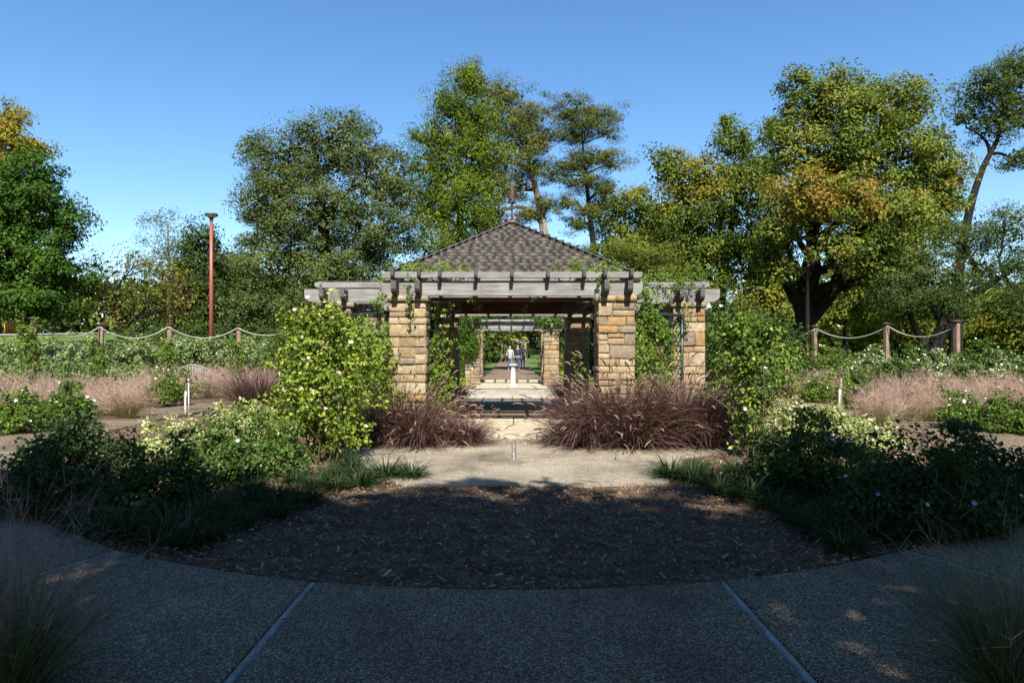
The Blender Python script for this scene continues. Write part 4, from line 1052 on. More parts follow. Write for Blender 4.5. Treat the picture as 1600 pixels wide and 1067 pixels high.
# roses across the ring path
far_r = [(30, 678, 1.2, .6, 'light green rose bush at the left frame edge beyond the path'), (100, 668, 1.25, .68, 'white flowered rose bush beyond the path on the left'), (262, 636, 1.2, .75, 'round green rose bush behind the left staked sapling'), (1580, 678, 1.2, .52, 'light green rose bush at the right frame edge beyond the path'),
         (1510, 672, 1.1, .52, 'pink dotted rose bush in front of the right pink grass'), (1335, 640, 1.2, .8, 'round green rose bush behind the right staked sapling'), (1275, 630, 1.0, .6, 'small yellow green bush near the right bench')]
for i, (xp, yp, w_, h_, lb) in enumerate(far_r):
    rose(xp, yp, w_, h_, lb, 430 + i, ROSE + LIME[1:2], (14 if i in (1, 4, 0) else 4, .06, (.8, .76, .72)), 40, .06, group='roses beyond the ring path') if False else rose(xp, yp, w_, h_, lb, 430 + i, [ROSE[0], ROSE[1], LIME[1], LIME[3]], (16 if i in (1, 4) else 5, .06, (.8, .76, .74)), 70, .06, group='roses beyond the ring path')
# pale variegated shrubs
for i, (xp, yp, w_, h_, lb) in enumerate(((260, 708, 1.0, .22, 'cream variegated low shrub left of the sunlit rose'), (395, 700, 1.5, .5, 'cream variegated low shrub beside the lime climbing rose'), (365, 692, 1.0, .26, 'cream variegated low shrub behind the sunlit rose'),
                                       (1225, 690, 1.2, .55, 'white green variegated shrub behind the dark climbing rose'), (1370, 705, .8, .26, 'white green variegated shrub by the right ring path'), (1290, 690, 1.2, .4, 'white green variegated shrub behind the wide rose bush'))):
    rose(xp, yp, w_, h_, lb, 440 + i, CREAM, None, 75, .062, 'variegated_shrub', group='variegated shrubs')

# left hedge: one clipped run of pale green foliage behind the posts
def hedge(name, label, pts, h_, depth, pal, wts, seed, dens, size, flowers=None):
    r = np.random.default_rng(seed); pts = curve_pts(pts, 26)
    o = tag(empty(name, tuple(pts[0])), label, 'hedge')
    L = []
    for p in pts:
        z0 = float(hgt(p[0], p[1])) * .6
        for k_ in range(2):
            L.append((np.array((p[0] + r.normal(0, .3), p[1] + r.normal(0, .25), z0 + h_ * r.uniform(.42, .6))) - pts[0], (r.uniform(.7, 1.0), depth * r.uniform(.8, 1.2), h_ * r.uniform(.42, .5))))
    K, O, _ = lobe_clumps(r, L, dens, .7, .2, zmin=.05)
    g = Geo()
    for q in K[::40]: limb(g, r, (q[0], q[1], -.05), q, .015, .004, 5, .06, (.08, .06, .04), 4)
    g.obj('stems', M['stem'], o)['kind'] = 'stuff'
    V, Q, c = foliage_from_clumps(r, K, O, 12, (.11, .11, .09), size, .5, pal, wts, .45, .8)
    link('foliage', np_mesh('foliage', V, [Q], M['leaf'], c), o)
    if flowers:
        n, fs, fc = flowers; idx = r.choice(len(K), n)
        V, F3, c = blossoms(r, K[idx] + O[idx] * .12, nrm(O[idx] + (0, -.6, .5)), fs, fc)
        link('blossoms', np_mesh('blossoms', V, [F3], M['petal'], c), o)
hedge('rose_hedge', 'long pale green hedge behind the left hand rope posts', [(-24, 25.5, 0), (-19, 26.8, 0), (-14.5, 28, 0), (-11, 29, 0), (-6.5, 30, 0)], 1.95, .9, [GREY[0], GREY[1], ROSE[1], GREY[2]], (4, 3, 3, 2), 450, 13, .13)
# right side: mixed rose shrubs standing between grass and posts
rr_list = [(1230, 575, 22, 1.5, 1.5, ROSE, 'green shrub left of the right bench'), (1300, 572, 24, 1.9, 1.5, ROSE, 'dark leafed shrub behind the right sapling'), (1355, 570, 23.5, 1.8, 1.45, GREY, 'greyish white flowered shrub left of the middle right hand post'), (1415, 570, 22.5, 1.9, 1.5, ROSE, 'green shrub right of the middle right hand post'),
           (1468, 570, 22, 1.6, 1.35, GREY, 'silvery white flowered shrub before the tallest right hand post'), (1530, 575, 21.5, 1.9, 1.5, ROSE, 'deep green shrub right of the tallest right hand post'), (1588, 575, 21, 1.8, 1.35, GREY, 'silvery shrub with white flowers at the right frame edge'), (1640, 575, 20, 2, 1.4, ROSE, 'green shrub cut off by the right frame edge, beyond the silvery one')]
for i, (xp, _, Y, w_, h_, pal, lb) in enumerate(rr_list):
    X = (xp - CX) / F * Y
    shrub('hedge_rose', lb, (X, Y), [(0, 0, h_ * .5, w_ * .42, .6, h_ * .45), (-w_ * .3, 0, h_ * .45, w_ * .3, .5, h_ * .42), (w_ * .32, 0, h_ * .45, w_ * .3, .5, h_ * .45)], pal, WT, 460 + i, 22, 11, .095, .55, (.1, .1, .08), (60, .075, (.82, .8, .76)) if pal is GREY else (8, .07, (.8, .78, .74)), 'shrubs along the right hand rope', stems=10, rough=.3, whips=6)
# leafy climbers at the left posts
for i, ((x, y, Y), lb, hh) in enumerate(zip(posts_l[:4], ('leafy climber on the left edge rope post', 'leafy climber round the second rope post', 'leafy climber on the rope post left of the lamp', 'leafy climber on the rope post right of the lamp'), (2.3, 1.7, 1.7, 1.8))):
    X = (x - CX) / F * Y
    shrub('post_climber', lb, (X, Y - .15), [(0, -.1, hh * .3, .35, .3, hh * .28), (.05, -.1, hh * .62, .3, .26, hh * .26), (-.08, -.05, hh * .88, .3, .22, hh * .14)], VINE + LIME[1:2], (3, 3, 2, 2, 2), 480 + i, 34, 9, .08, .6, (.09, .09, .08), group='climbers on the left posts', stems=6, rough=.35, cat='climber', whips=6)
# dark shrubs right of the pavilion
for i, (xp, Y, w_, h_, lb) in enumerate(((1125, 21, 2.0, 3.3, 'dark evergreen shrub just right of the side column'), (1195, 23, 2.4, 3.0, 'dark evergreen shrub left of the great oak'), (1085, 26, 2.4, 3.6, 'dark evergreen shrub behind the right wing'), (460, 24, 2.0, 2.5, 'dark evergreen shrub behind the left wing'), (230, 36, 3.2, 2.4, 'dark evergreen bush behind the hedge, left of the red lamp post'), (290, 34, 3.0, 2.5, 'dark evergreen bush behind the hedge, just left of the lamp pole'), (365, 33, 3.2, 2.6, 'dark evergreen bush behind the hedge, right of the lamp pole'), (430, 32, 3.0, 2.6, 'dark evergreen bush behind the hedge near the pavilion'))):
    X = (xp - CX) / F * Y
    shrub('evergreen_shrub', lb, (X, Y), [(0, 0, h_ * .5, w_ * .42, .9, h_ * .48), (-w_ * .25, 0, h_ * .4, w_ * .34, .8, h_ * .38), (w_ * .28, -.2, h_ * .42, w_ * .34, .8, h_ * .4)], DARK[:2] + ROSE[:2], WT, 490 + i, 16, 12, .11, .5, (.13, .13, .1), group='evergreen shrubs beside the pavilion', stems=8, rough=.3)

# ------------------------------------------------------------------ vines on the pavilion and arbor
def vine(name, label, paths, pal, wts, seed, per_m=120, spread=.07, size=.05, parent=None, stem_r=.006, up=.3, group=None):
    r = np.random.default_rng(seed); b0 = np.array(paths[0][0], float)
    o = tag(empty(name, tuple(b0)), label, 'vine', group)
    g = Geo(); Ks = []
    for path in paths:
        p = curve_pts(np.array(path, float), max(6, int(4 * len(path)))); L = np.linalg.norm(np.diff(p, axis=0), axis=1).sum()
        p[1:-1] += r.normal(0, .012, (len(p) - 2, 3))
        g = Geo(); tube(g, p - b0, np.linspace(stem_r, stem_r * .4, len(p)), 5, (.1, .075, .045)); g.obj('stem', M['stem'], o)
        n = int(L * per_m / 8) + 2
        t = r.random(n) * (len(p) - 1); i = np.minimum(t.astype(int), len(p) - 2); q = p[i] + (p[i + 1] - p[i]) * (t - i)[:, None]
        Ks.append(q - b0)
    K = np.concatenate(Ks) + r.normal(0, spread, (sum(map(len, Ks)), 3)) * np.array((1, .8, .8))
    out = np.tile((0, -1.0, .2), (len(K), 1))
    V, Q, c = foliage_from_clumps(r, K, out, 8, (spread * .55,) * 3, size, .62, pal, wts, up, .8, .3)
    link('foliage', np_mesh('foliage', V, [Q], M['leaf'], c), o)
    return o
rv = np.random.default_rng(31)
def wander(a, b, n, s):
    p = np.array(a) + (np.array(b) - np.array(a)) * np.linspace(0, 1, n)[:, None]; p[1:-1] += rv.normal(0, s, (n - 2, 3)); return p
f0 = PC - CB
# right lattice curtain
vine('trellis_vine', 'dense green vine curtain on the lattice between the right hand columns', [wander((x, f0 + .05 + (x - 2.0) * .9, .1), (x + rv.normal(0, .15), f0 - .1 + (x - 2.0) * .9, rv.uniform(1.7, 2.75)), 8, .09) for x in np.linspace(2.05, 2.66, 13)], VINE + LIME[:1], (4, 3, 2, 2, 2), 501, 480, .085, .05)
vine('trellis_vine', 'green vine on the lattice between the left hand columns', [wander((-x, f0 + .1 + (x - 2.0) * .9, .1), (-x, f0 + .05 + (x - 2.0) * .9, rv.uniform(1.3, 2.1)), 7, .08) for x in np.linspace(2.1, 2.95, 7)], VINE + LIME[:1], (4, 3, 2, 2, 2), 502, 190, .08, .05)
vine('roof_vine', 'green vine spilling along the eave above the left front column', [wander((-1.95, f0 + .3, 2.8), (-.75, f0 + .75, 2.96), 6, .05), wander((-1.9, f0 + .6, 2.85), (-1.1, f0 + .9, 3.05), 6, .05), wander((-2.3, f0 + .9, 2.75), (-1.6, f0 + .8, 3.0), 5, .06)] , VINE + LIME[:1], (3, 3, 3, 1, 2), 503, 420, .075, .045)
vine('roof_vine', 'green vine spilling along the eave above the right front column', [wander((1.9, f0 + .3, 2.8), (.75, f0 + .75, 2.96), 6, .05), wander((1.95, f0 + .6, 2.9), (1.0, f0 + .9, 3.05), 6, .05), wander((2.4, f0 + .9, 2.8), (1.5, f0 + .8, 3.0), 5, .06), wander((3.3, f0 + 1.4, 2.75), (2.0, f0 + 1.2, 2.95), 6, .08), wander((2.9, f0 + 1.5, 2.8), (1.9, f0 + 1.7, 3.1), 6, .1)], VINE + LIME[:1], (3, 3, 3, 1, 2), 504, 420, .085, .045)
vine('hanging_vine', 'thin vine hanging down the face of the left front column', [wander((-1.68, f0 - .42, 2.7), (-1.6, f0 - .37, 1.75), 7, .025), wander((-1.7, f0 - .43, 2.5), (-1.66, f0 - .37, 2.0), 5, .02)], VINE, WT, 505, 170, .035, .04)
vine('column_vine', 'bright vine climbing the inner side of the left front column', [wander((-1.22 + rv.normal(0, .06), f0 + .1, .05), (-1.25 + rv.normal(0, .08), f0 + .3, rv.uniform(1.2, 2.4)), 8, .05) for _ in range(6)] + [wander((-1.3, f0 + .3, 2.4), (-.85, f0 + .6, 1.5), 7, .06)], VINE[:2] + LIME[:2], (3, 3, 3, 2), 506, 210, .06, .05)
vine('column_vine', 'thin vine on the shaded inner side of the right front column', [wander((1.3, f0 + .5, .1), (1.22, f0 + .2, 1.2), 7, .04), wander((1.25, f0 + .3, .9), (1.05, f0 + .2, 1.45), 6, .05)], VINE, WT, 507, 130, .045, .045)
vine('hanging_vine', 'short vine tips dangling under the front beam', [wander((-.72, f0 + .1, 2.5), (-.55, f0 + .1, 2.15), 5, .03), wander((.45, f0 + .1, 2.5), (.2, f0 + .1, 2.2), 5, .03), wander((-1.0, f0 + .2, 2.5), (-1.1, f0 + .2, 2.1), 5, .03)], VINE, WT, 508, 170, .04, .042)
vine('beam_vine', 'vine wound over the beam ends above the right front column', [wander((1.45, f0 - .35, 2.9), (1.5, f0 - .36, 2.45), 5, .03), wander((3.4, f0 + 1.1, 2.75), (2.9, f0 + 1.2, 2.45), 5, .05), wander((3.2, f0 + 1.1, 2.5), (3.25, f0 + 1.15, 1.9), 5, .04)], VINE, WT, 509, 200, .05, .042)
vine('beam_vine', 'vine draped between the left wing beam and the front column', [wander((-2.15, f0 + .3, 2.75), (-2.1, f0 + .1, 1.9), 7, .06), wander((-2.25, f0 + .5, 2.7), (-2.2, f0 + .3, 2.2), 6, .06)], VINE + LIME[:1], (3, 3, 2, 2, 2), 510, 260, .07, .045)
# on the second arbor
vine('arbor_vine', 'rounded green vine mass on the left end of the second arbor', [wander((-1.75 + rv.normal(0, .15), 27.9, 1.3), (-1.9 + rv.normal(0, .3), 28, rv.uniform(2.3, 3.1)), 6, .12) for _ in range(9)] + [wander((-2.6, 28, 2.6), (-1.3, 27.8, 2.9), 6, .1) for _ in range(3)], BRIGHT + VINE[:1], (3, 3, 2, 1, 3), 511, 260, .14, .075)
vine('arbor_vine', 'loose green vine over the right end of the second arbor', [wander((1.0, 27.9, 2.75), (2.6, 28, 2.7), 7, .12) for _ in range(4)] + [wander((1.9, 27.85, 2.7), (2.2, 27.8, 1.9), 6, .1), wander((2.3, 27.9, 2.7), (2.4, 27.9, 1.2), 6, .12)], BRIGHT + VINE[:1], (3, 3, 2, 1, 3), 512, 200, .11, .075)

# ------------------------------------------------------------------ grasses
def blades(r, n, base_r, length, width, lean, curl, pal, wts, seg=5, tipfade=None, lean_min=0.0):
    """arching blades from a tuft; lean = how far they lean outward, curl = how much they droop"""
    az = r.uniform(0, 2 * np.pi, n); rb = base_r * np.sqrt(r.random(n))
    az2 = az + r.normal(0, .5, n)
    L = length * r.uniform(.55, 1.15, n); th = lean_min + (lean - lean_min) * np.abs(r.normal(0, .55, n)); th = np.minimum(th + rb / max(base_r, 1e-6) * .12, 1.5)
    cu = curl * r.uniform(.3, 1.3, n)
    P0 = np.stack([rb * np.cos(az), rb * np.sin(az), np.zeros(n)], -1)
    pts = [P0]; ang = th.copy()
    for s in range(seg):
        ang = np.minimum(ang + cu / seg * (s + 1) / seg * 2, 2.6)
        d = np.stack([np.sin(ang) * np.cos(az2), np.sin(ang) * np.sin(az2), np.cos(ang)], -1)
        pts.append(pts[-1] + d * (L / seg)[:, None])
    pts = np.stack(pts, 1)                               # n, seg+1, 3
    side = np.stack([-np.sin(az2), np.cos(az2), np.zeros(n)], -1); tw = r.uniform(-.9, .9, n)
    side = side * np.cos(tw)[:, None] + np.array((0, 0, 1)) * np.sin(tw)[:, None]
    prof = np.array([.7, 1, 1, .85, .55, .12]) if seg == 5 else np.linspace(1, .15, seg + 1)
    w_ = width * r.uniform(.6, 1.3, n)
    a = pts - side[:, None] * (w_[:, None] * prof)[:, :, None] * .5; b = pts + side[:, None] * (w_[:, None] * prof)[:, :, None] * .5
    V = np.stack([a, b], 2).reshape(-1, 3); V[:, 2] = np.maximum(V[:, 2], .006)
    m = 2 * (seg + 1); i = np.arange(n)[:, None] * m; s = np.arange(seg)[None] * 2
    Q = np.stack([i + s, i + s + 1, i + s + 3, i + s + 2], -1).reshape(-1, 4)
    c = pick_cols(r, n, pal, wts) * r.uniform(.7, 1.25, (n, 1)); c = np.repeat(c, m, 0).reshape(n, seg + 1, 2, 3)
    if tipfade is not None:
        f = np.linspace(0, 1, seg + 1)[None, :, None, None] ** 1.5; c = c * (1 - f) + np.array(tipfade) * f
    return V, Q, np.clip(c.reshape(-1, 3), 0, 1), pts, az2, ang

PURP = [(0.075, 0.031, 0.038), (0.1, 0.047, 0.052), (0.145, 0.09, 0.078), (0.06, 0.068, 0.025), (0.2, 0.15, 0.095)]
def fountain_mesh(seed, rad=.5, length=.95, n=1500, npl=120, lean=.95, curl=.9):
    r = np.random.default_rng(seed)
    g = Geo(); V, Q, c, *_ = blades(r, n, rad * .45, length, .010, lean, curl, PURP, (4, 4, 3, 3, 1.5), tipfade=(.15, .085, .078)); g.add(V, Q, col=c)
    blade = g.mesh('blades', M['blade'])
    g = Geo(); V, Q, c, pts, az, ang = blades(r, npl, rad * .4, length * 1.15, .0035, lean * .9, curl * .6, [(.14, .09, .05)], (1,), tipfade=(.18, .1, .075)); g.add(V, Q, col=c)
    for k_ in range(npl):                                  # foxtail plumes
        e = pts[k_, -1]; d = nrm(pts[k_, -1] - pts[k_, -2]); L = r.uniform(.1, .19)
        p = np.array([e - d * .02, e + d * L * .3, e + d * L * .65 + (0, 0, -.015), e + d * L + (0, 0, -.05)])
        tube(g, p, np.array([.003, .011, .009, .002]) * r.uniform(.8, 1.2), 5, np.array((.27, .17, .13)) * r.uniform(.55, 1.35), cap=False)
    return blade, g.mesh('plumes', M['blade'])
FM = [fountain_mesh(601, .65, 1.1, 1500, 100, .9, .95), fountain_mesh(602, .7, 1.12, 1500, 90, .75, .75), fountain_mesh(603, .6, .95, 1400, 120, 1.2, 1.2)]
def place(name, label, cat, group, loc, rz, s, meshes):
    o = tag(empty(name, loc, rz), label, cat, group); o.scale = (s, s, s)
    for m_ in meshes: link(m_.name.split('.')[0], m_, o)
    return o
fg = 'purple fountain grasses round the pavilion'
def fpos(xp, yp): x, y = gpos(xp, yp); return (x, y, .01)
for (xp, yp, i, s, rz, lb) in ((620, 692, 1, .95, 0, 'upright purple fountain grass at the foot of the left front column'), (655, 698, 2, .95, 1, 'drooping purple fountain grass spilling on the forecourt left of the steps'), (728, 696, 2, .62, 2.2, 'low arching fountain grass tuft nearest the left side of the steps'), (580, 695, 2, .8, 3, 'fountain grass tuft next to the lime climbing rose'),
        (915, 698, 2, 1.0, .5, 'drooping purple fountain grass spilling right of the steps'), (985, 700, 0, 1.12, 2, 'tall tan plumed fountain grass below the right front column'), (1060, 698, 1, 1.1, 1.4, 'broad purple fountain grass below the right wing'), (1100, 700, 0, .9, 4, 'fountain grass tuft against the dark climbing rose'), (950, 694, 1, .9, 5, 'fountain grass behind the drooping one right of the steps'),
        (405, 650, 1, 1.1, .3, 'dark purple fountain grass beyond the left variegated shrubs')):
    place('fountain_grass', lb, 'grass', fg, fpos(xp, yp), rz, s, FM[i])
# grass tufts inside the arch
place('fountain_grass', 'dark grass tuft in the shade left of the pavilion steps', 'grass', fg, (-1.25, 13.2, .1), 1, .6, FM[0])
place('fountain_grass', 'green tuft beside the second arbor, right of the path', 'grass', fg, (1.75, 22.5, .02), 1, .7, FM[2])

PINK = [(0.4, 0.275, 0.225), (0.34, 0.22, 0.195), (0.45, 0.33, 0.25), (0.46, 0.37, 0.23)]
GB = [(.14, .17, .05), (.2, .2, .075), (.09, .12, .035), (.28, .24, .12)]
def muhly_mesh(seed, n=900, nst=170, nbr=15, length=.62, wd=.0045, sw=.0042, pink=PINK, gb=GB, tip=(.3, .25, .14)):
    r = np.random.default_rng(seed)
    g = Geo(); V, Q, c, *_ = blades(r, n, .16, length, wd, .95, .6, gb, (3, 3, 2, 3), tipfade=tip); g.add(V, Q, col=c)
    bl = g.mesh('blades', M['blade'])
    g = Geo(); V, Q, c, pts, az, ang = blades(r, nst, .14, length * 1.45, sw * .7, .75, .35, [(.3, .2, .14)], (1,), tipfade=(.4, .22, .2)); g.add(V, Q, col=c)
    # airy branchlets on the upper half of every stem
    m = nst * nbr; k_ = r.integers(0, nst, m); t = 2.2 + r.random(m) * 2.79; i = t.astype(int); f = (t - i)[:, None]
    B = pts[k_, i] * (1 - f) + pts[k_, i + 1] * f; D = nrm(pts[k_, i + 1] - pts[k_, i])
    d = nrm(D * .8 + r.normal(0, .65, (m, 3)) + (0, 0, .1)); L = r.uniform(.06, .2, m)[:, None] * (length / .62)
    s_ = nrm(np.cross(d, r.normal(size=(m, 3)))) * sw * .5
    e = B + d * L; V = np.stack([B - s_, B + s_, e + s_ * .5, e - s_ * .5], 1).reshape(-1, 3)
    c = np.repeat(pick_cols(r, m, pink, (4, 3, 3, 1)) * r.uniform(.75, 1.2, (m, 1)), 4, 0)
    g.add(V, np.arange(4 * m).reshape(-1, 4), col=c)
    return bl, g.mesh('panicles', M['blade'])
MM = [muhly_mesh(611), muhly_mesh(612), muhly_mesh(613, length=.55)]
rm = np.random.default_rng(17)
mlab = {'l': 'pink muhly grass clump in the hazy bed along the left path', 'r': 'pink muhly grass clump in the hazy bed along the right path'}
ml_ = [(15, 660), (60, 652), (110, 650), (165, 652), (200, 655), (20, 640), (90, 634), (150, 630), (210, 628), (250, 622), (185, 640), (330, 622), (365, 626), (400, 630), (340, 612), (430, 618), (45, 625), (272, 616), (300, 612), (322, 615), (285, 624)]
mr_ = [(1370, 668), (1415, 662), (1460, 660), (1505, 655), (1550, 650), (1600, 650), (1365, 642), (1410, 634), (1460, 632), (1510, 630), (1560, 630), (1600, 632), (1240, 624), (1280, 622), (1255, 612), (1380, 618), (1440, 616), (1240, 616), (1268, 614), (1300, 620)]
for side, lst in (('l', ml_), ('r', mr_)):
    for xp, yp in lst:
        x, y = gpos(xp, yp)
        place('muhly_grass', mlab[side], 'grass', 'pink muhly grass ' + ('left' if side == 'l' else 'right'), (x, y, .0), rm.uniform(0, 6), rm.uniform(.85, 1.15), MM[rm.integers(3)])
# pale green tuft between
x, y = gpos(170, 655); place('blue_grass', 'pale blue green grass tuft at the front of the left pink grass', 'grass', None, (x - .2, y - .6, 0), 0, 1, [blades and np_mesh('blades', *(lambda t: (t[0], [t[1]], M['blade'], t[2]))(blades(np.random.default_rng(5), 400, .12, .5, .006, .7, .4, [(.2, .27, .13), (.26, .3, .16)], (1, 1))))])
# big grasses in the shade at the frame corners
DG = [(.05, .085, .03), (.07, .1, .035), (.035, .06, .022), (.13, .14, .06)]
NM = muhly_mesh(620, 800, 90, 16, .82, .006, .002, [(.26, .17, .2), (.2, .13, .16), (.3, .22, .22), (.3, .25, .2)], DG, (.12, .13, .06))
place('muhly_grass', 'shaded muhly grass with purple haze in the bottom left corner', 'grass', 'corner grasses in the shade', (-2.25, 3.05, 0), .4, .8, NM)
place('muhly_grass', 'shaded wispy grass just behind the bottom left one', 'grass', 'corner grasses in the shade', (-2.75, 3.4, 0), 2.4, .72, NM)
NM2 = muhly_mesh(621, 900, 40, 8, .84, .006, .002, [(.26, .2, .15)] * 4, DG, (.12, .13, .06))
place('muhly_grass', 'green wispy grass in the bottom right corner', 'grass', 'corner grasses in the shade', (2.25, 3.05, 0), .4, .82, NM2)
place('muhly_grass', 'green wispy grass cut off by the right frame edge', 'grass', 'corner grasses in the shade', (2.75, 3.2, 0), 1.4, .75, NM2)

# lilyturf edging clumps
def liriope_mesh(seed):
    r = np.random.default_rng(seed); g = Geo()
    V, Q, c, *_ = blades(r, 260, .11, .38, .011, 1.05, 1.2, [(.026, .05, .018), (.038, .07, .024), (.018, .036, .013), (.055, .08, .03)], (4, 3, 3, 1)); g.add(V, Q, col=c)
    return g.mesh('blades', M['leaf'])
LM = [liriope_mesh(630 + i) for i in range(4)]
ll = [(640, 752), (600, 752), (560, 765), (520, 772), (485, 768), (470, 795), (430, 790), (425, 815), (380, 800), (365, 830), (330, 815), (320, 850), (285, 862), (300, 830), (250, 850), (210, 835), (180, 850), (150, 840), (120, 832), (80, 820), (40, 815), (455, 760), (390, 775), (540, 745), (510, 752)]
lr = [(1050, 752), (1085, 758), (1120, 768), (1150, 762), (1130, 780), (1180, 790), (1215, 805), (1195, 770), (1250, 825), (1240, 790), (1290, 845), (1335, 872), (1320, 850), (1370, 850), (1350, 815), (1430, 850), (1470, 858), (1300, 815), (1510, 850), (1550, 838), (1590, 830), (1095, 745), (1150, 742)]
for side, lst in (('left', ll), ('right', lr)):
    for xp, yp in lst:
        x, y = gpos(xp, yp)
        place('lilyturf', 'dark strap leaved lilyturf clump edging the %s side of the mulch' % side, 'plant', 'lilyturf edging the %s side' % side, (x, y + .12, .0), rm.uniform(0, 6), rm.uniform(.65, 1.0), [LM[rm.integers(4)]])

# low plants beyond the arch
for i, (X, Y, w_, h_, pal, lb) in enumerate(((2.3, 25.5, 1.2, .9, LIME, 'yellow green plant right of the second arbor foot'), (-2.4, 25.5, 1.2, .7, LIME, 'yellow green plant left of the second arbor foot'), (2.4, 36, 1.6, 1.3, YEL, 'pale yellow shrub along the right side of the far path'), (2.6, 42, 1.8, 1.4, GREYG, 'grey green shrub along the right side of the far path'),
                                             (-2.6, 36, 1.8, 2.2, VINE, 'leafy shrub along the left side of the far path'), (-2.6, 43, 1.8, 1.6, ROSE, 'dark shrub along the left side of the far path'), (1.75, 19.3, .9, .55, ROSE, 'low green bush right of the rear pavilion steps'), (-1.75, 19.3, .9, .6, ROSED, 'low dark bush left of the rear pavilion steps'))):
    shrub('path_shrub', lb, (X, Y), [(0, 0, h_ * .5, w_ * .45, w_ * .45, h_ * .48), (w_ * .2, -.2, h_ * .4, w_ * .35, w_ * .35, h_ * .36), (-w_ * .25, .1, h_ * .45, w_ * .32, w_ * .32, h_ * .4)], pal, np.ones(len(pal)), 520 + i, 22, 10, .085, .5, (.1, .1, .08), group='shrubs along the far path', stems=6)

# staked saplings
def sapling(xp, yp, hh, label, seed, white):
    r = np.random.default_rng(seed); x, y = gpos(xp, yp)
    o = tag(empty('staked_sapling', (x, y, 0)), label, 'sapling')
    g = Geo(); p = curve_pts([(0, 0, 0), (-.008, 0, hh * .35), (.008, 0, hh * .65), (0, 0, hh)], 8); tube(g, p, np.linspace(.028, .012, 8), 7, (.16, .13, .1)); g.obj('trunk', M['stem'], o, smooth=True)
    g = Geo(); tube(g, p[:5], .026, 9, (.42, .4, .38)); g.obj('trunk_wrap', M['plain'], o, smooth=True)
    g = Geo(); tube(g, [(.06, .03, 0), (.05, .03, hh * .82)], .014, 6, (.66, .64, .62) if white else (.3, .22, .15)); g.obj('stake', M['plain'], o)
    L = [(np.array((.04, 0, hh * 1.0)), (.17, .17, .2)), (np.array((-.2, 0, hh * .72)), (.2, .18, .16)), (np.array((.22, .1, hh * .66)), (.2, .18, .15))]
    K, O, _ = lobe_clumps(r, L, 24, .3, .3)
    g = Geo()
    for q in K[::2]: limb(g, r, p[r.integers(4, 8)], q, .007, .002, 5, .08, (.12, .09, .06), 4)
    g.obj('branches', M['stem'], o)
    V, Q, c = foliage_from_clumps(r, K, O, 7, (.07, .07, .06), .075, .6, VINE, WT, .4, .8)
    link('crown', np_mesh('crown', V, [Q], M['leaf'], c), o)
sapling(290, 652, 1.05, 'staked sapling with white trunk wrap before the left bench', 700, True)
sapling(1312, 650, 1.1, 'staked sapling with grey trunk in front of the right hedge', 701, False)

# ------------------------------------------------------------------ people on the far path
def skin_mesh(name, verts, edges, mat, parent, sub=1):
    me = bpy.data.meshes.new(name); me.from_pydata([v[:3] for v in verts], edges, []); me.materials.append(mat)
    o = link(name, me, parent)
    md = o.modifiers.new('skin', 'SKIN'); md.use_smooth_shade = True
    for sv, v in zip(me.skin_vertices[0].data, verts):
        sv.radius = (v[3], v[4] if len(v) > 4 else v[3])
    me.skin_vertices[0].data[0].use_root = True
    s = o.modifiers.new('sub', 'SUBSURF'); s.levels = sub; s.render_levels = sub
    return o
def flat(name, c, rough=.8):
    m, n, l, b = new_mat(name)
    tn = noise(n, l, 18, 4); rp = ramp(n, [(.3, tuple(x * .8 for x in c)), (.7, tuple(min(1, x * 1.12) for x in c))]); l.new(tn.outputs[0], rp.inputs[0]); l.new(rp.outputs[0], b.inputs['Base Color'])
    b.inputs['Roughness'].default_value = rough; return m
SKIN = flat('skin', (.52, .33, .24), .6)
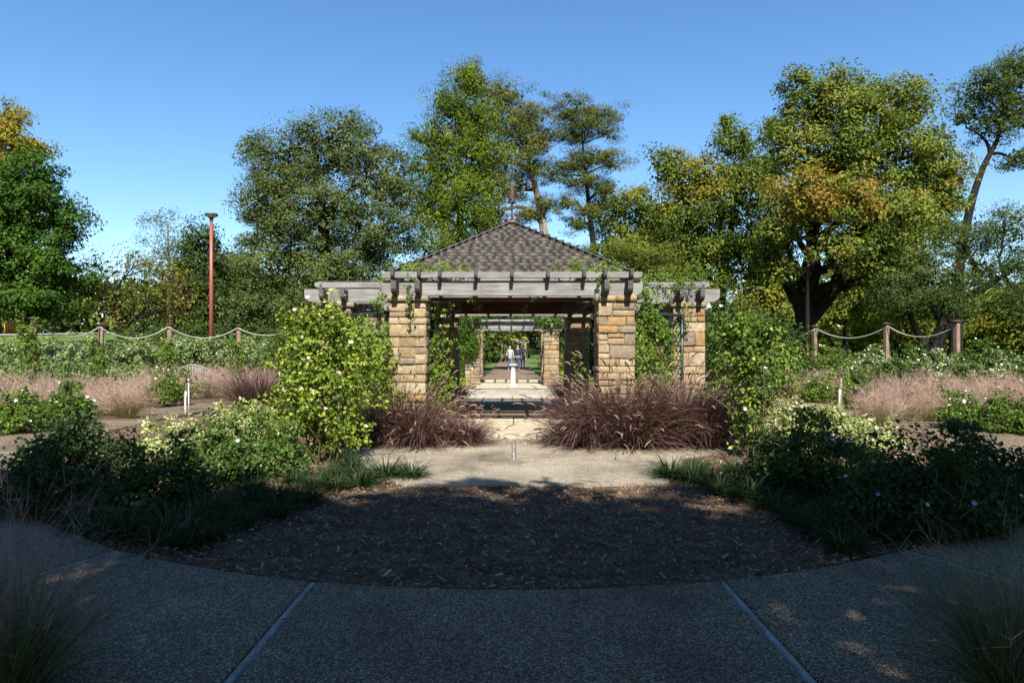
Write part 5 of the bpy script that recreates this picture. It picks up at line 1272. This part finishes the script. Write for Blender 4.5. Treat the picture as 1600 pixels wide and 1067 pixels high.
def person(label, loc, rz, h_, top, legs, hair, shoes, stride, arm):
    o = tag(empty('person', loc, rz), label, 'person'); s = h_ / 1.72; o.scale = (s, s, s)
    a, b2 = stride, -stride
    body = [(0, 0, .95, .13, .10), (0, 0, 1.1, .12, .09), (0, -.01, 1.3, .15, .10), (0, 0, 1.43, .10, .08), (0, -.01, 1.5, .05, .05), (0, -.02, 1.56, .07, .08), (0, -.025, 1.63, .075, .095), (0, -.02, 1.70, .05, .06),
            (.17, 0, 1.40, .05), (.235, .02, 1.14, .04), (.24, -.06 - arm, .92 + arm * .6, .03), (.24, -.09 - arm, .84 + arm * .7, .03),
            (-.17, 0, 1.40, .05), (-.235, .02, 1.14, .04), (-.24, -.05, .92, .03), (-.24, -.08, .84, .03),
            (.09, 0, .86, .085), (.10, -a * .45, .48, .058), (.10, -a + .06, .1, .038), (.10, -a - .08, .04, .035),
            (-.09, 0, .86, .085), (-.10, -b2 * .45, .48, .058), (-.10, -b2 + .06, .1, .038), (-.10, -b2 - .08, .04, .035)]
    E = [(0, 1), (1, 2), (2, 3), (3, 4), (4, 5), (5, 6), (6, 7), (3, 8), (8, 9), (9, 10), (10, 11), (3, 12), (12, 13), (13, 14), (14, 15), (0, 16), (16, 17), (17, 18), (18, 19), (0, 20), (20, 21), (21, 22), (22, 23)]
    skin_mesh('body', body, E, SKIN, o)
    k = 1.16
    up = [(v[0], v[1], v[2], v[3] * k + .008, (v[4] if len(v) > 4 else v[3]) * k + .008) for v in body]
    tv = [up[0], up[1], up[2], up[3], up[8], up[9], up[10], up[12], up[13], up[14]]; tv[0] = (0, 0, .90, .155, .125); tv[3] = (0, 0, 1.44, .105, .085)
    skin_mesh('top', tv, [(0, 1), (1, 2), (2, 3), (3, 4), (4, 5), (5, 6), (3, 7), (7, 8), (8, 9)], top, o)
    lv = [(0, 0, .93, .14, .115), up[16], up[17], up[18], up[20], up[21], up[22]]
    skin_mesh('trousers', lv, [(0, 1), (1, 2), (2, 3), (0, 4), (4, 5), (5, 6)], legs, o)
    for i_ in (18, 22):
        q = body[i_]; skin_mesh('shoe', [(q[0], q[1] + .05, .05, .045), (q[0], q[1] - .05, .05, .05), (q[0], q[1] - .17, .04, .042)], [(0, 1), (1, 2)], shoes, o)
    skin_mesh('hair', [(0, .01, 1.58, .07, .07), (0, .015, 1.66, .085, .095), (0, -.005, 1.725, .07, .08)], [(0, 1), (1, 2)], hair, o)
    for sx in (-1, 1):
        g = Geo(); lathe(g, [(0, -.012), (.012, -.004), (.012, .004), (0, .012)], 8, (.03, .02, .02), (0, 0)); e = g.obj('eye', M['plain'], o, (sx * .032, -.115, 1.64))
    g = Geo(); g.add([(-.015, -.11, 1.6), (.015, -.11, 1.6), (0, -.145, 1.605), (0, -.115, 1.645)], None, [(0, 1, 2), (0, 2, 3), (1, 3, 2)], (.5, .32, .23)); g.obj('nose', M['plain'], o)
    g = Geo(); g.add([(-.025, -.116, 1.575), (.025, -.116, 1.575), (.02, -.12, 1.565), (-.02, -.12, 1.565)], [(0, 1, 2, 3)], None, (.4, .16, .14)); g.obj('mouth', M['plain'], o)
    return o
white_c = flat('white_cloth', (.4, .4, .4)); navy = flat('navy_cloth', (.018, .022, .045)); jean = flat('denim', (.1, .15, .25)); djean = flat('dark_denim', (.03, .05, .12)); hair_f = flat('fair_hair', (.34, .22, .11)); hair_d = flat('dark_hair', (.02, .015, .012)); blk = flat('black_leather', (.012, .012, .014), .5)
Z = .06
person('person in pale top and light jeans walking on the far path', ((797 - CX) / F * 47, 47, Z), .1, 1.68, white_c, jean, hair_f, white_c, .16, .06)
person('person in dark jacket and navy trousers walking on the far path', ((809 - CX) / F * 46, 46, Z), -.1, 1.74, navy, djean, hair_d, blk, .14, .0)
person('person in white shirt behind the one in the dark jacket', ((817 - CX) / F * 54, 54, Z), math.pi, 1.78, white_c, djean, hair_d, blk, .12, .0)
bg = tag(empty('shoulder_bag', ((791.5 - CX) / F * 46.9, 46.85, Z + .78)), 'black shoulder bag carried by the person in the pale top', 'bag')
boxpart('bag_body', (-.15, -.07, 0), (.12, .07, .27), blk, bg, .03)
g = Geo(); tube(g, curve_pts([(-.1, 0, .25), (0, 0, .5), (.12, 0, .6), (.1, 0, .25)], 12), .012, 5, (.015, .015, .015)); g.obj('strap', M['plain'], bg)
